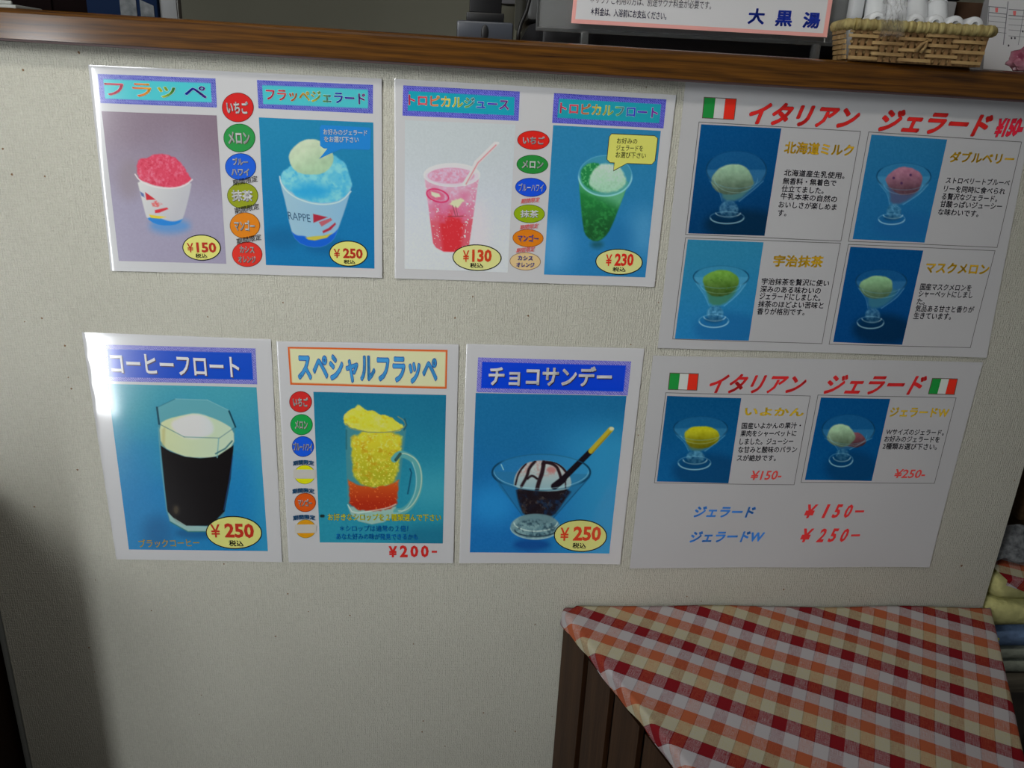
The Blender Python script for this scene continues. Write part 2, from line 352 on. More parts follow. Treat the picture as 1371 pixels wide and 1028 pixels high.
def glyphs(txt, off):
    key = (txt, round(off, 4))
    if key in _gc: return _gc[key]
    if (off > .004 and any(0x3400 < ord(ch) < 0xa000 for ch in txt)) or (off > .019 and any(ord(ch) > 0x3000 for ch in txt)):      # dense characters: thicken with shifted copies, the outline offset would fill them in
        P, Fa = glyphs(txt, 0); d = off * .85; n = 8 if off > .03 else 4; PP = []; FF = []
        for k in range(n):
            a = 2 * math.pi * k / n + .4; PP.append(P + np.array([math.cos(a), math.sin(a)]) * d); FF += [tuple(i + k * len(P) for i in f) for f in Fa]
        _gc[key] = (np.concatenate(PP), FF); return _gc[key]
    c = bpy.data.curves.new('t', 'FONT'); c.body = txt; c.offset = off; c.resolution_u = 2
    o = bpy.data.objects.new('t', c); COL.objects.link(o); bpy.context.view_layer.update()
    m = bpy.data.meshes.new_from_object(o.evaluated_get(bpy.context.evaluated_depsgraph_get()))
    P = np.empty(len(m.vertices) * 3); m.vertices.foreach_get('co', P); P = P.reshape(-1, 3)[:, :2]; Fa = [tuple(p.vertices) for p in m.polygons]
    bpy.data.objects.remove(o); bpy.data.curves.remove(c); bpy.data.meshes.remove(m); _gc[key] = (P, Fa); return _gc[key]
def price(p, cx, cy, rx, ry, txt, bl, br, h, zl, zr, zh, red=(170, 45, 30)):
    o = p.oval('price_tag', cx, cy, rx, ry, (213, 207, 118) if p.ref[0] > 150 else (186, 180, 100), (20, 20, 18), 1.3, k=4)
    p.text(txt[0], (bl[0], bl[1]), (bl[0] + (br[0] - bl[0]) * .22, bl[1]), h * .9, red, .012, 6, parent=o)
    p.text(txt[1:], (bl[0] + (br[0] - bl[0]) * .32, bl[1] + .3), br, h, red, .036, 6, parent=o)
    p.text('税込', zl, zr, zh, (25, 22, 20), .03, 6, parent=o)
def badge(p, cx, cy, rx, ry, color, lines, tc=(225, 225, 222), sh=(90, 70, 60), wfrac=.70, hfrac=.44, bold=.045):
    o = p.oval('flavour_badge', cx, cy, rx, ry, color, tuple(int(v * .55) for v in color), .8, k=2)
    n = len(lines)
    for i, t in enumerate(lines):
        h = ry * 2 * hfrac / (1 if n == 1 else 1.55); yb = cy + (h / 2 if n == 1 else (-.12 * ry if i == 0 else .12 * ry + h))
        w = rx * wfrac * (1 if n == 1 else (.72 if i == 0 else .86)); p.text(t, (cx - w, yb - .3), (cx + w, yb + .3), h, tc, bold, 5, parent=o, shadow=sh)
    return o
def dither_banner(p, outer, inner, c_in, c_a, c_b, k=1):
    qi = inner
    def fn(cv):
        t = ((np.floor(cv.X / 1.55) + np.floor(cv.Y / 1.55)) % 2)
        cv.C = mixc(c_a, c_b, t); cv.put(cv.poly(qi, .5), c_in)
    return p.paint(outer, fn, k, 'title_banner', .0008)

# ---------------------------------------------------------------- drawings printed on the cards
def splotch(cv, m, c, seed, n=.5, sc=4):
    t = .6 * cv.n(sc, seed) + .4 * cv.n(sc * .45, seed + 7); cv.put(m * smooth01((t - n) * 3.2 + .5), c, .72)
def star_noise(cv, m, c, sc, th, seed, a=.8): cv.put(m * (vnoise(cv.X, cv.Y, sc, seed) > th), c, a)
def gelato(cv, rim, foot, scoops, melt, shade=(5, 35, 75), lite=(150, 190, 210), dark=(5, 40, 70)):
    cx, cy, rx, ry = rim; fx, fy, frx, fry = foot; X, Y = cv.X, cv.Y
    cv.put(cv.disc(fx + frx * .9, fy + fry * 1.2, frx * 2.2, fry * 2.6, 9), shade, .55)
    bx, by = cx + (fx - cx) * .62, cy + (fy - cy) * .66          # foot of the bowl
    bowl = [(cx - rx, cy), (cx - rx * .93, cy + ry * .5), (cx - rx * .62, cy + (by - cy) * .6), (bx - frx * .5, by), (bx + frx * .5, by), (cx + rx * .62, cy + (by - cy) * .6), (cx + rx * .93, cy + ry * .5), (cx + rx, cy)]
    cv.put(cv.poly(bowl, 1.5), lite, .13); cv.put(cv.disc(cx, cy, rx, ry, 1.5), lite, .07)
    low = [(cx - rx * .66, cy + ry * .55), (cx - rx * .5, cy + (by - cy) * .6), (bx - frx * .45, by - 1), (bx + frx * .45, by - 1), (cx + rx * .5, cy + (by - cy) * .6), (cx + rx * .66, cy + ry * .55)]
    cv.put(cv.poly(low, 2.5, 1), melt, .62)
    for sx, sy, srx, sry, c in scoops:
        c = np.array(c, float) * .93; t = smooth01((Y - (sy - sry)) / (2 * sry)); m = cv.poly([(sx + srx * math.cos(a) * (1 + .07 * math.sin(3 * a + sx)), sy + sry * math.sin(a) * (1 + .06 * math.cos(2 * a + sy))) for a in np.linspace(0, 6.28, 22)[:-1]], 1.2, 1, 1.6, 5)
        body = c * (1.02 - .5 * t)[..., None] + ((cv.n(4.5, 12) - .5) * 22)[..., None] + (smooth01((sx - X) / srx * .5 + .3) * 8)[..., None]
        cv.put(m, body)
    cv.put(cv.ring(cx, cy + ry * .0, rx, ry, .9), dark, .3); cv.put(cv.ring(cx, cy, rx, ry, .8, part='low'), lite, .28); cv.put(cv.ring(cx, cy, rx, ry, 1.8, part='sides'), dark, .6)
    cv.put(cv.ring(cx - .5, cy + (by - cy) * .28, rx * .72, ry * .75, .9, part='low'), lite, .26)
    cv.put(cv.line([(cx - rx * .9, cy + ry * .6), (cx - rx * .6, cy + (by - cy) * .62), (bx - frx * .5, by)], .9, ch=2), lite, .2)
    cv.put(cv.line([(cx + rx * .9, cy + ry * .6), (cx + rx * .6, cy + (by - cy) * .62), (bx + frx * .5, by)], 1.1, ch=2), lite, .28)
    # stem knob and foot
    cv.put(cv.disc((bx + fx) / 2, (by + fy) / 2, frx * .55, (fy - by) * .55, 1.5), mixc(dark, lite, cv.n(3, 7)), .45)
    cv.put(cv.ring(bx * .3 + fx * .7, by * .3 + fy * .7, frx * .72, fry * .7, 1.5, part='low'), (170, 190, 195), .55)
    cv.put(cv.ring(fx, fy, frx, fry, 1.2), lite, .25); cv.put(cv.ring(fx, fy, frx * .96, fry, 1.6, part='low'), (150, 180, 190), .5)
    cv.put(cv.disc(fx, fy - fry * .2, frx * .6, fry * .5, 2), dark, .4)

def d_frappe(cv):
    cv.bg((130, 114, 132), (150, 144, 172), 149, 300, .3); cv.put(smooth01((cv.X - 240) / 60) * smooth01((230 - cv.Y) / 60), (120, 98, 118), .4)
    cv.put(cv.disc(174, 240, 16, 26, 12), (130, 115, 120), .4); cv.put(cv.disc(228, 302, 26, 10, 8), (70, 135, 205), .75)
    cup = [(182, 232), (258, 240), (254, 262), (246, 292), (240, 300), (224, 302.5), (208, 300), (197, 292), (194, 282)]
    cv.put(cv.poly(cup, .9, 1), mixc((205, 205, 208), (178, 178, 190), (cv.X - 180) / 80 + (cv.Y - 240) / 160))
    cv.put(cv.poly(cup, .9, 1) * smooth01((cv.Y - 291 + 4 * np.sin((cv.X - 190) / 9) - 3 * smooth01((235 - cv.X) / 40)) / 2), (25, 120, 205))
    ice = [(184, 238), (184, 216), (190, 211), (199, 212), (205, 207), (216, 205.5), (229, 208), (240, 214), (248, 225), (255, 236), (257, 241), (248, 247), (232, 251), (214, 249.5), (198, 245)]
    m = cv.poly(ice, 1.2, 1, 2.5, 5); cv.put(m, (205, 62, 92)); splotch(cv, m, (222, 120, 148), 3, .6, 4); splotch(cv, m, (190, 35, 62), 9, .66, 5)
    cv.put(cv.line([(181.5, 233), (186, 240), (197, 247), (214, 251.5), (234, 252), (249, 248), (258, 240)], 1.6, ch=2), (222, 205, 212))
    cv.put(cv.poly([(195, 257), (196.5, 267.5), (209, 267)], .6), (190, 30, 45)); cv.put(cv.poly([(188, 256), (193, 259), (194, 264), (190, 262)], .8), (60, 80, 150), .8)
    splotch(cv, cv.poly([(203, 271), (210, 268), (218, 273), (212, 277), (205, 276)], 1), (215, 60, 60), 2, .45, 2.2)
    cv.put(cv.poly([(208, 281), (224, 277.5), (226, 279.5), (214, 284.5), (208, 285)], .7), (200, 35, 50))
    cv.put(cv.poly([(200, 287), (210, 288.5), (223, 290), (214, 292.5), (203, 291.5)], .8), (225, 190, 40))
def d_frappe_gelato(cv):
    cv.bg((32, 126, 172), (18, 112, 172), 157, 330, .3); cv.put(cv.disc(380, 318, 26, 14, 10), (15, 88, 140), .5); cv.put(cv.disc(440, 330, 30, 10, 8), (12, 80, 135), .5)
    cup = [(375, 237), (376, 247), (383, 272), (389, 305), (397, 323), (416, 331), (434, 330), (447, 321), (452, 309), (463, 278), (471, 250), (471, 243)]
    cv.put(cv.poly(cup, .9, 1), mixc((150, 185, 208), (130, 175, 210), (cv.X - 375) / 90)); 
    cv.put(cv.poly(cup, .9, 1) * smooth01((cv.Y - 318 + .012 * (cv.X - 420) ** 2 + 1.5 * np.sin(cv.X / 4)) / 2), (18, 92, 205))
    ice = [(376, 240), (377.5, 230), (388, 224), (400, 212), (430, 204), (447, 207), (460, 216), (466, 226), (471, 243), (471, 251), (458, 267), (436, 272), (412, 269), (395, 261), (383, 251)]
    m = cv.poly(ice, 1.6, 1, 3, 8); cv.put(m, (88, 180, 216)); splotch(cv, m, (140, 208, 228), 4, .5, 14); cv.put(m * cv.disc(418, 256, 24, 10, 9), (28, 148, 212), .75); splotch(cv, m, (50, 160, 215), 21, .62, 9)
    cv.put(cv.line([(375, 236), (376, 244), (384, 256), (399, 266), (417, 272), (436, 274), (457, 270), (470, 256)], 1.5, ch=2), (190, 215, 228))
    sc = [(417 + 30 * math.cos(a), 211 + 24 * math.sin(a) * (1 + .05 * math.sin(3 * a))) for a in np.linspace(0, 6.28, 24)[:-1]]
    m = cv.poly(sc, 1, 1, 1.5, 6); t = smooth01((cv.Y - 188) / 48 + (cv.X - 417) / 120)
    cv.put(m, mixc((192, 208, 184), (158, 190, 160), t) + ((cv.n(7, 2) - .5) * 22)[..., None])
    cv.put(cv.poly([(419.5, 286), (420, 298), (439, 290.5)], .7), (165, 40, 60)); cv.put(cv.poly([(427, 297), (443, 291.5), (445, 294.5), (431, 303)], .8), (190, 70, 80), .8)
    cv.put(cv.poly([(432, 309), (440, 305), (449, 297.5), (450, 300), (443, 307.5), (433, 312)], .7), (170, 40, 60))
    cv.put(cv.poly([(409, 317.5), (420, 316), (434, 315), (445, 311.5), (438, 318), (422, 321.5), (413, 320.5)], .8), (190, 180, 70))
def d_tropical(cv):
    cv.bg((158, 165, 172), (172, 176, 192), 161, 365, .2); cv.put(cv.disc(640, 310, 14, 40, 14), (185, 172, 184), .5)
    cup = [(568, 232), (572, 262), (578, 310), (580, 325), (584, 331), (594, 336.5), (608, 337), (621, 333), (628, 327), (632, 300), (639, 250), (642, 232)]
    m = cv.poly(cup, .9); y = cv.Y + (cv.n(9, 3) - .5) * 26
    c = mixc((206, 150, 170), (200, 95, 130), (y - 235) / 45); c = c * (1 - smooth01((y - 278) / 22))[..., None] + np.array((196, 38, 48.)) * smooth01((y - 278) / 22)[..., None]
    cv.put(m, c); ed = smooth01((np.abs(cv.X - 605) - 20 + (cv.Y - 236) * .12) / 8); cv.put(m * ed, (214, 120, 145), .45)
    star_noise(cv, m * (.25 + ed), (240, 205, 215), 1.8, .86, 4, .8); splotch(cv, m * smooth01((280 - cv.Y) / 20), (222, 165, 186), 6, .6, 6)
    cv.put(cv.disc(605, 234, 37, 14, 1), (205, 178, 190), .8); cv.put(cv.disc(604, 235, 31, 10.5, 1.2), (196, 118, 146)); splotch(cv, cv.disc(604, 235, 30, 10, 1), (222, 165, 188), 2, .5, 4)
    cv.put(cv.ring(605, 234, 37, 15, 1.6), (212, 190, 198), .8)
    cv.put(cv.ring(586, 261.5, 15, 8, 2, ang=.3), (200, 30, 80), .9); cv.put(cv.disc(584, 261, 12, 6, 1, ang=.3), (190, 70, 105), .7); cv.put(cv.poly([(577, 256), (588, 259), (590, 263), (583, 264), (578, 261)], 1), (190, 185, 160))
    cv.put(cv.poly([(601, 273), (606, 268), (611, 266), (617, 265), (622, 269), (617, 273), (613, 278), (607, 276)], 1, 0, 3, 3), (178, 178, 150)); cv.put(cv.line([(606, 275), (610, 289)], 1), (110, 60, 70)); cv.put(cv.line([(610, 276), (613, 289)], .8), (110, 60, 70)); cv.put(cv.line([(600, 289.5), (620, 289)], 1.1), (120, 50, 60))
    cv.put(cv.line([(622, 246), (631, 232), (638.5, 217), (663, 193)], 6), (214, 178, 184)); cv.put(cv.line([(624, 246), (640, 217.5), (664, 194)], 1.5), (196, 110, 118)); cv.put(cv.disc(665.5, 191.5, 2.6, 1.6), (225, 205, 210))
def d_tropical_float(cv):
    cv.bg((32, 106, 148), (30, 104, 156), 170, 340, .6); cv.put(cv.disc(742, 330, 22, 34, 22), (95, 150, 195), .5); cv.put(cv.disc(862, 310, 20, 30, 20), (95, 150, 190), .4); cv.put(cv.disc(826, 318, 18, 22, 14), (22, 92, 145), .6)
    cup = [(774.5, 232), (776, 260), (780.5, 306), (785, 317), (797, 324), (809, 318), (818, 305), (832, 268), (844, 236)]
    m = cv.poly(cup, 1.2, 1); cv.put(m, mixc((28, 112, 55), (18, 72, 34), (cv.Y - 255) / 50)); splotch(cv, m, (40, 125, 62), 4, .6, 5)
    cv.put(m * smooth01((278 - cv.Y + (cv.X - 810) * .5) / 22), (92, 158, 128), .75); cv.put(cv.disc(799, 327, 8, 5, 5), (12, 60, 60), .6)
    cv.put(cv.disc(810, 235, 35.5, 27, 1.5), (60, 132, 150), .6); m = cv.poly([(777, 236), (778, 225), (790, 217), (805, 219), (800, 240), (806, 258), (790, 254), (780, 246)], 1.5, 1); cv.put(m, (28, 112, 62)); star_noise(cv, m, (90, 165, 110), 2, .7, 5, .6)
    m = cv.poly([(788, 240), (795, 226), (806, 219), (820, 219), (832, 226), (838, 238), (836, 250), (820, 258), (802, 257), (790, 250)], 2, 2, 3, 5); cv.put(m, mixc((160, 192, 172), (128, 172, 150), (cv.Y - 220) / 40) + ((vnoise(cv.X, cv.Y, 2, 3) - .5) * 18)[..., None])
    cv.put(cv.ring(810, 235, 35.5, 27, 1.1), (110, 170, 195), .45); cv.put(cv.ring(810, 235, 35.5, 27, 2.2, part='low'), (140, 192, 205), .6)
def d_coffee(cv):
    cv.bg((62, 142, 166), (25, 116, 178), 515, 690, .4); cv.put(smooth01((cv.X - 320) / 40) * smooth01((cv.Y - 560) / 60), (60, 150, 185), .45); cv.put(cv.disc(212, 712, 20, 22, 14), (15, 80, 135), .6); cv.put(cv.disc(262, 713, 26, 8, 6), (12, 70, 120), .6)
    body = [(210.5, 545), (213, 590), (223, 683), (227, 697), (252, 711), (278, 711), (300, 690), (309, 640), (314, 590), (315.5, 570)]
    cv.put(cv.poly(body, 1), (70, 130, 150), .8)
    rim = [(210.5, 545), (235, 533.5), (278, 535), (307, 549), (315.5, 571), (294, 586), (247, 584.5), (213.5, 567)]
    cv.put(cv.poly(rim, .8), (86, 150, 168))
    foam = [(213.5, 567), (225, 560), (247, 555), (262, 552.5), (280, 557), (297, 564), (313, 574), (314, 596), (290, 612), (262, 612.5), (244, 610), (216, 597)]
    m = cv.poly(foam, 1, 1); cv.put(m, mixc((188, 196, 160), (176, 194, 178), (cv.X - 215) / 90)); cv.put(cv.poly([(217, 575), (222, 570), (221, 598), (217, 596)], 2), (170, 165, 110), .6)
    cv.put(cv.poly([(226, 566), (244, 557), (262, 553), (278, 557), (287, 569), (285, 582), (262, 588), (240, 584)], 3, 2), mixc((205, 212, 202), (190, 205, 204), (cv.X - 235) / 50))
    cof = [(215.5, 596), (228, 604), (248, 611), (268, 613), (290, 611), (313, 595.5), (309, 640), (301, 684), (282, 703), (250, 703.5), (236, 698), (224, 683)]
    cv.put(cv.poly(cof, .9), (12, 10, 14)); cv.put(cv.disc(236, 682, 4, 6, 4), (85, 75, 60), .7); cv.put(cv.line([(312, 610), (307, 645), (300, 682)], 1.4), (25, 70, 130), .8)
    cv.put(cv.poly([(225, 685), (232, 692), (250, 703), (282, 704), (278, 711), (252, 711), (228, 697)], .8), (150, 180, 180), .85); cv.put(cv.line([(228, 698), (252, 711), (278, 711)], 1.4), (40, 110, 105), .8)
    for a, b in zip(rim, rim[1:] + rim[:1]): cv.put(cv.line([a, b], 1.0), (30, 85, 105) if a[1] > 565 or a[0] > 300 or a[0] < 214 else (140, 180, 190), .55)
    cv.put(cv.line([(210.5, 545), (213.5, 567)], 2.4), (20, 60, 80)); cv.put(cv.line([(307, 550), (315.5, 571)], 2.2), (20, 60, 80)); cv.put(cv.line([(293, 587), (291, 612)], 1.3), (110, 160, 170)); cv.put(cv.line([(311, 590), (302, 600), (289, 607)], 2), (30, 85, 100), .8)
    cv.put(cv.line([(212.5, 572), (216, 620), (224, 684)], 1.4), (95, 150, 170), .8)
def d_mug(cv):
    cv.bg((24, 98, 132), (34, 122, 150), 524, 690, .3); cv.put(smooth01((cv.X - 540) / 30) * smooth01((cv.Y - 600) / 80) * smooth01((700 - cv.Y) / 60), (70, 150, 170), .7); cv.put(smooth01((cv.Y - 690) / 25) * smooth01((cv.X - 520) / 40), (20, 85, 118), .6)
    body = [(463, 569), (463, 600), (466, 677), (470, 688), (480, 697), (498, 701), (514, 698), (526, 691), (531, 677), (535, 650), (541, 600), (544, 574)]
    cv.put(cv.poly(body, 1, 0), (66, 120, 130), .75); cv.put(cv.poly(body, 1) * smooth01((cv.Y - 676) / 3), (135, 165, 160), .9)
    m = cv.poly([(470, 575), (540, 577), (536, 605), (531, 640), (525, 648), (500, 654), (478, 646), (471, 620)], 2.5, 1, 4, 6); cv.put(m, mixc((190, 176, 45), (150, 150, 35), (cv.Y - 580) / 60)); splotch(cv, m, (205, 190, 80), 2, .62, 5); splotch(cv, m, (168, 128, 22), 31, .62, 9); star_noise(cv, m, (215, 210, 120), 2, .8, 5, .5)
    m = cv.poly([(466, 641), (480, 648), (500, 652), (522, 648), (534, 642), (531, 674), (524, 680), (500, 684), (480, 682), (468, 673)], 1.6, 0, 4, 6); cv.put(m, mixc((178, 76, 28), (150, 38, 20), (cv.Y - 645) / 28)); star_noise(cv, m, (205, 120, 60), 2, .85, 9, .5)
    ice = [(461, 566), (459.5, 559), (464.5, 550), (473, 546), (481, 540.5), (489, 549), (501, 549.5), (508, 556), (518, 555), (534, 565), (542, 573), (530, 577), (512, 578.5), (490, 576), (478, 574), (468, 572)]
    m = cv.poly(ice, 1.3, 1, 3.5, 5); cv.put(m, (208, 194, 62)); splotch(cv, m, (222, 214, 110), 2, .55, 6); splotch(cv, m, (200, 155, 25), 13, .6, 8)
    cv.put(cv.line([(463.5, 566), (470, 573), (488, 577.5), (508, 578.5), (530, 577), (544, 570), (541, 562), (533, 557)], 1.3, ch=1), (110, 125, 95)); cv.put(cv.line([(542, 560), (544.5, 568), (541, 575)], 2), (30, 75, 95), .8)
    cv.put(cv.line([(464, 575), (464, 600)], 2.2), (30, 85, 100), .7); cv.put(cv.line([(466, 675), (473, 687), (498, 683), (520, 679), (530, 674)], 1.5, ch=1), (190, 205, 200), .7)
    h = [(528, 614), (534, 607), (543, 608), (556, 616), (562, 633), (561, 655), (552, 674), (540, 684), (531, 684)]
    cv.put(cv.line(h, 9, 1, 2), (78, 142, 150)); cv.put(cv.line([(p[0] + 2.8, p[1] - 1) for p in h], 1.5, ch=2), (165, 180, 165), .85); cv.put(cv.line([(p[0] - 4, p[1] + 2) for p in h[3:]], 1.2, ch=2), (150, 185, 190), .7)
    cv.put(cv.line([(549, 627), (551, 632), (548, 650), (546, 660)], 2), (20, 70, 100), .9); cv.put(cv.line([(536, 607), (530, 615)], 4), (35, 60, 60), .85)
    cv.put(cv.line([(430.5, 690), (433, 690)], 4), (20, 40, 40))
def d_sundae(cv):
    cv.bg((20, 84, 128), (20, 86, 146), 528, 700, .3); cv.put(smooth01((cv.X - 700) / 110) * smooth01((cv.Y - 540) / 60), (42, 122, 165), .75); cv.put(cv.disc(660, 675, 30, 26, 20), (35, 125, 185), .5); cv.put(cv.disc(712, 728, 24, 8, 6), (12, 50, 110), .7)
    cone = [(659.5, 630), (668, 650), (699, 689), (720, 696), (741, 692), (770, 660), (790, 634)]
    cv.put(cv.poly(cone, 1), (28, 82, 120), .55); cv.put(cv.disc(724.5, 631.5, 65, 24, 1), (70, 130, 165), .18)
    m = cv.poly([(690, 650), (724, 656), (768, 652), (752, 674), (741, 690), (720, 695), (702, 690), (694, 672)], 2, 1); cv.put(m, (22, 16, 22)); splotch(cv, m, (70, 60, 55), 5, .66, 6); splotch(cv, m, (20, 45, 80), 15, .62, 10)
    for x, y, rx, ry in ((718, 706, 34, 15), ): cv.put(cv.disc(716.5, 704, 33, 17, 1.3), mixc((60, 90, 105), (125, 150, 155), cv.n(6, 3)))
    cv.put(cv.disc(718, 694, 24, 7, 1.5), (80, 105, 115), .8); cv.put(cv.ring(717, 698, 29, 12, 1.6, part='low'), (165, 180, 178), .8); cv.put(cv.ring(716.5, 705, 33, 15.5, 1.4, part='low'), (135, 160, 165), .8); cv.put(cv.ring(717, 708, 28, 9, 1.8, part='low'), (25, 40, 55), .8)
    splotch(cv, cv.disc(716, 706, 28, 12, 2), (25, 45, 60), 8, .6, 5)
    sc = [(687.5, 652), (688, 640), (694, 628), (705, 618.5), (722, 615.5), (740, 617), (754, 624), (763, 636), (765.5, 648), (760, 654), (740, 657), (715, 656)]
    m = cv.poly(sc, 1.2, 1); cv.put(m, mixc((150, 155, 158), (118, 142, 152), (cv.Y - 625) / 25)); splotch(cv, m * smooth01((640 - cv.Y) / 8), (150, 110, 110), 4, .55, 4)
    ch = (30, 16, 22)
    for ln, w in (([(716, 617), (708, 626), (706, 636), (698, 650)], 4), ([(704, 620), (694, 632), (690, 648)], 2.5), ([(728, 618), (726, 632), (721, 645), (718, 658)], 5.5), ([(732, 618), (744, 622), (749, 632), (751, 640)], 4), ([(706, 640), (712, 635), (719, 640)], 3), ([(726, 620), (742, 617), (752, 624), (760, 634)], 3), ([(757, 645), (757, 652)], 1.6)): cv.put(cv.line(ln, w, 1, 2) * (m > .2), ch, .95)
    cv.put(cv.disc(738, 628, 6, 4, 2), (150, 90, 90), .8)
    cv.put(cv.line([(743, 650), (752, 642), (791, 603)], 7.5, .8), (18, 14, 22)); cv.put(cv.line([(742, 650), (754, 641)], 9, 1), (20, 14, 22)); cv.put(cv.line([(791, 603), (817.5, 574)], 7, .8), (150, 135, 40)); cv.put(cv.line([(793, 605), (817, 578)], 1.6), (120, 100, 20)); cv.put(cv.disc(818.5, 573, 3.2, 2.4), (195, 195, 140))
    cv.put(cv.ring(724.5, 631.5, 65, 24, 1.0), (25, 75, 105), .75); cv.put(cv.ring(724.5, 631.5, 65.5, 24, 2.4, part='sides'), (12, 45, 70), .9); cv.put(cv.ring(724.5, 630, 63, 23, .9, part='low'), (130, 170, 185), .6)
    cv.put(cv.line([(660, 633), (699, 689)], 1.2), (20, 70, 110), .8); cv.put(cv.line([(789, 638), (741, 692)], 1.4), (20, 60, 95), .8); cv.put(cv.line([(671, 621), (674, 628)], 1.2), (150, 190, 205), .8)

# ---------------------------------------------------------------- the seven menu cards
RB = [(185, 35, 70), (200, 50, 80), (225, 120, 60), (225, 195, 60), (90, 150, 60), (30, 60, 180), (70, 40, 150), (120, 40, 130)]
def gl(p, t, x0, y0, x1, y1, h, c=(28, 26, 34), bold=.022, **k): return p.text(t, (x0, y0), (x1, y1), h, c, bold, 2, **k)

p = Poster('menu_card', [(118.4, 86.6), (511.4, 105.4), (512, 371.4), (149, 362.1)], (188, 188, 196), LAM, 'laminated shaved ice menu card, upper left, with pink and blue paper cup photos', wave=.0011)
p.sheet(); P1 = p
b = dither_banner(p, [(131.5, 98.9), (289, 105), (291, 143.9), (135.4, 137.9)], [(139, 105.9), (282.6, 111.4), (283.8, 137), (141.7, 131.8)], (70, 185, 200), (70, 75, 175), (125, 130, 205))
for t, x0, x1, yb, h, c in (('フ', 142.5, 168.3, 127.6, 16.5, [(175, 30, 60), (190, 60, 90)]), ('ラ', 179.6, 205, 129.3, 18, [(220, 90, 60), (235, 160, 50)]), ('ッ', 213, 237, 130.6, 15, [(190, 195, 50), (45, 125, 60)]), ('ペ', 248.4, 277.7, 130.8, 16, [(20, 60, 190), (90, 40, 150)])):
    p.text(t, (x0, yb), (x1, yb + .8), h, c, .02, 3, outline=(190, 220, 225), ow=.02, parent=b)
b = dither_banner(p, [(344.3, 107), (499.7, 113.6), (499.5, 152), (346.4, 145)], [(351.3, 114), (493, 120), (493, 145), (352.7, 139)], (70, 180, 195), (60, 65, 175), (115, 120, 200))
p.text('フラッペジェラード', (357, 134), (489.6, 140.3), 15.5, RB, .03, 3, outline=(175, 215, 220), ow=.03, parent=b)
p.paint([(136.8, 148.8), (290.5, 154.4), (303.6, 352.7), (160, 348.7)], d_frappe)
p.paint([(346.9, 157), (500, 163.9), (501.7, 359), (356.5, 354.3)], d_frappe_gelato)
s = p.shape('speech_bubble', [([(428.5, 170), (431, 167), (495, 170.5), (497, 173), (496.5, 198), (494, 200.5), (434, 198.5), (429, 195)], (32, 125, 205), 0), ([(440, 197), (458, 199), (441, 206), (427.4, 212.5), (433, 206)], (32, 125, 205), 0)], 3)
p.text('お好みのジェラード', (433.5, 180.2), (492, 181.8), 8, (205, 215, 225), .03, 5, parent=s); p.text('をお選び下さい', (434.4, 190), (480.8, 191), 8, (205, 215, 225), .03, 5, parent=s)
p.text('RAPPE', (387, 293), (415, 297), 10, (60, 95, 130), .0, 2, shear=-.15)
badge(p, 318.9, 143.7, 20.5, 19, (198, 34, 34), ['いちご']); badge(p, 321, 184.5, 20.5, 18.3, (42, 138, 70), ['メロン']); badge(p, 322.7, 223, 20, 17.3, (28, 88, 208), ['ブルー', 'ハワイ']); badge(p, 325.5, 261.5, 20, 16.8, (138, 148, 28), ['抹茶'], bold=.045)
badge(p, 328.5, 301.4, 19.5, 16.8, (222, 122, 22), ['マンゴー'], hfrac=.42); badge(p, 331.5, 340, 19.5, 16.2, (208, 48, 38), ['カシス', 'オレンジ'])
for a, c in (((313, 248.5), (346, 242.5)), ((315.4, 286), (348, 279.5)), ((318, 327), (350.7, 320.5))): p.text('期間限定', a, c, 8.2, (35, 33, 30), .004, 7)
price(p, 270.7, 331, 24.5, 16.2, '¥150', (252, 337.3), (290.8, 337.8), 13.8, (262.8, 344.8), (278.6, 345), 6)
price(p, 466.8, 338.9, 24.6, 16, '¥250', (447.5, 344.7), (486, 346), 13.5, (460.7, 352.6), (476, 352.8), 5.6)

p = Poster('menu_card', [(528, 105.3), (905, 127.1), (875.7, 383.5), (528.6, 372)], (160, 160, 166), LAM, 'laminated tropical drink menu card, upper middle, with red juice and green float photos', wave=.0011)
p.sheet()
b = dither_banner(p, [(540, 114.2), (695.8, 122.5), (694.2, 161.7), (539, 154.6)], [(547.3, 121.9), (688.8, 129.8), (688, 154.6), (546, 148.2)], (15, 130, 152), (52, 55, 150), (98, 98, 185))
p.text('トロピカルジュース', (547, 140.5), (681, 147.2), 14.5, RB, .03, 3, outline=(150, 185, 190), ow=.03, parent=b)
b = dither_banner(p, [(741.6, 124.5), (891.8, 133), (887.8, 171.8), (739, 164.4)], [(748.3, 131.9), (885, 139.4), (882, 164.8), (746, 157.4)], (20, 128, 148), (52, 55, 150), (92, 92, 180))
p.text('トロピカルフロート', (749, 151.3), (879.6, 158), 14.5, RB, .03, 3, outline=(140, 178, 185), ow=.03, parent=b)
p.paint([(542.2, 160.8), (690, 166.6), (679.6, 364.3), (541.8, 359.2)], d_tropical)
p.paint([(740.4, 167.4), (884.3, 175), (863.5, 370.8), (728, 367)], d_tropical_float)
for dk, gg, cc in ((0, 1.0, (40, 45, 40)), (1, 0, (192, 186, 88))):
    if dk == 0: s = None
    q = [(815.7 - gg, 183), (818.5, 179.3 - gg), (876, 182 - gg), (879.6 + gg, 185), (876 + gg, 215), (872, 219.5 + gg), (816.5, 217 + gg), (812.6 - gg, 213)]; t = [(822.7 - gg, 215), (838.6 + gg, 215.8), (838.4 + gg, 218.4), (821.2 - gg * .6, 227.6 + gg * 1.6)]
    if dk == 0: parts = [(q, cc, 0), (t, cc, 0)]
    else: parts += [(q, cc, 1), (t, cc, 1)]
s = p.shape('speech_bubble', parts, 3)
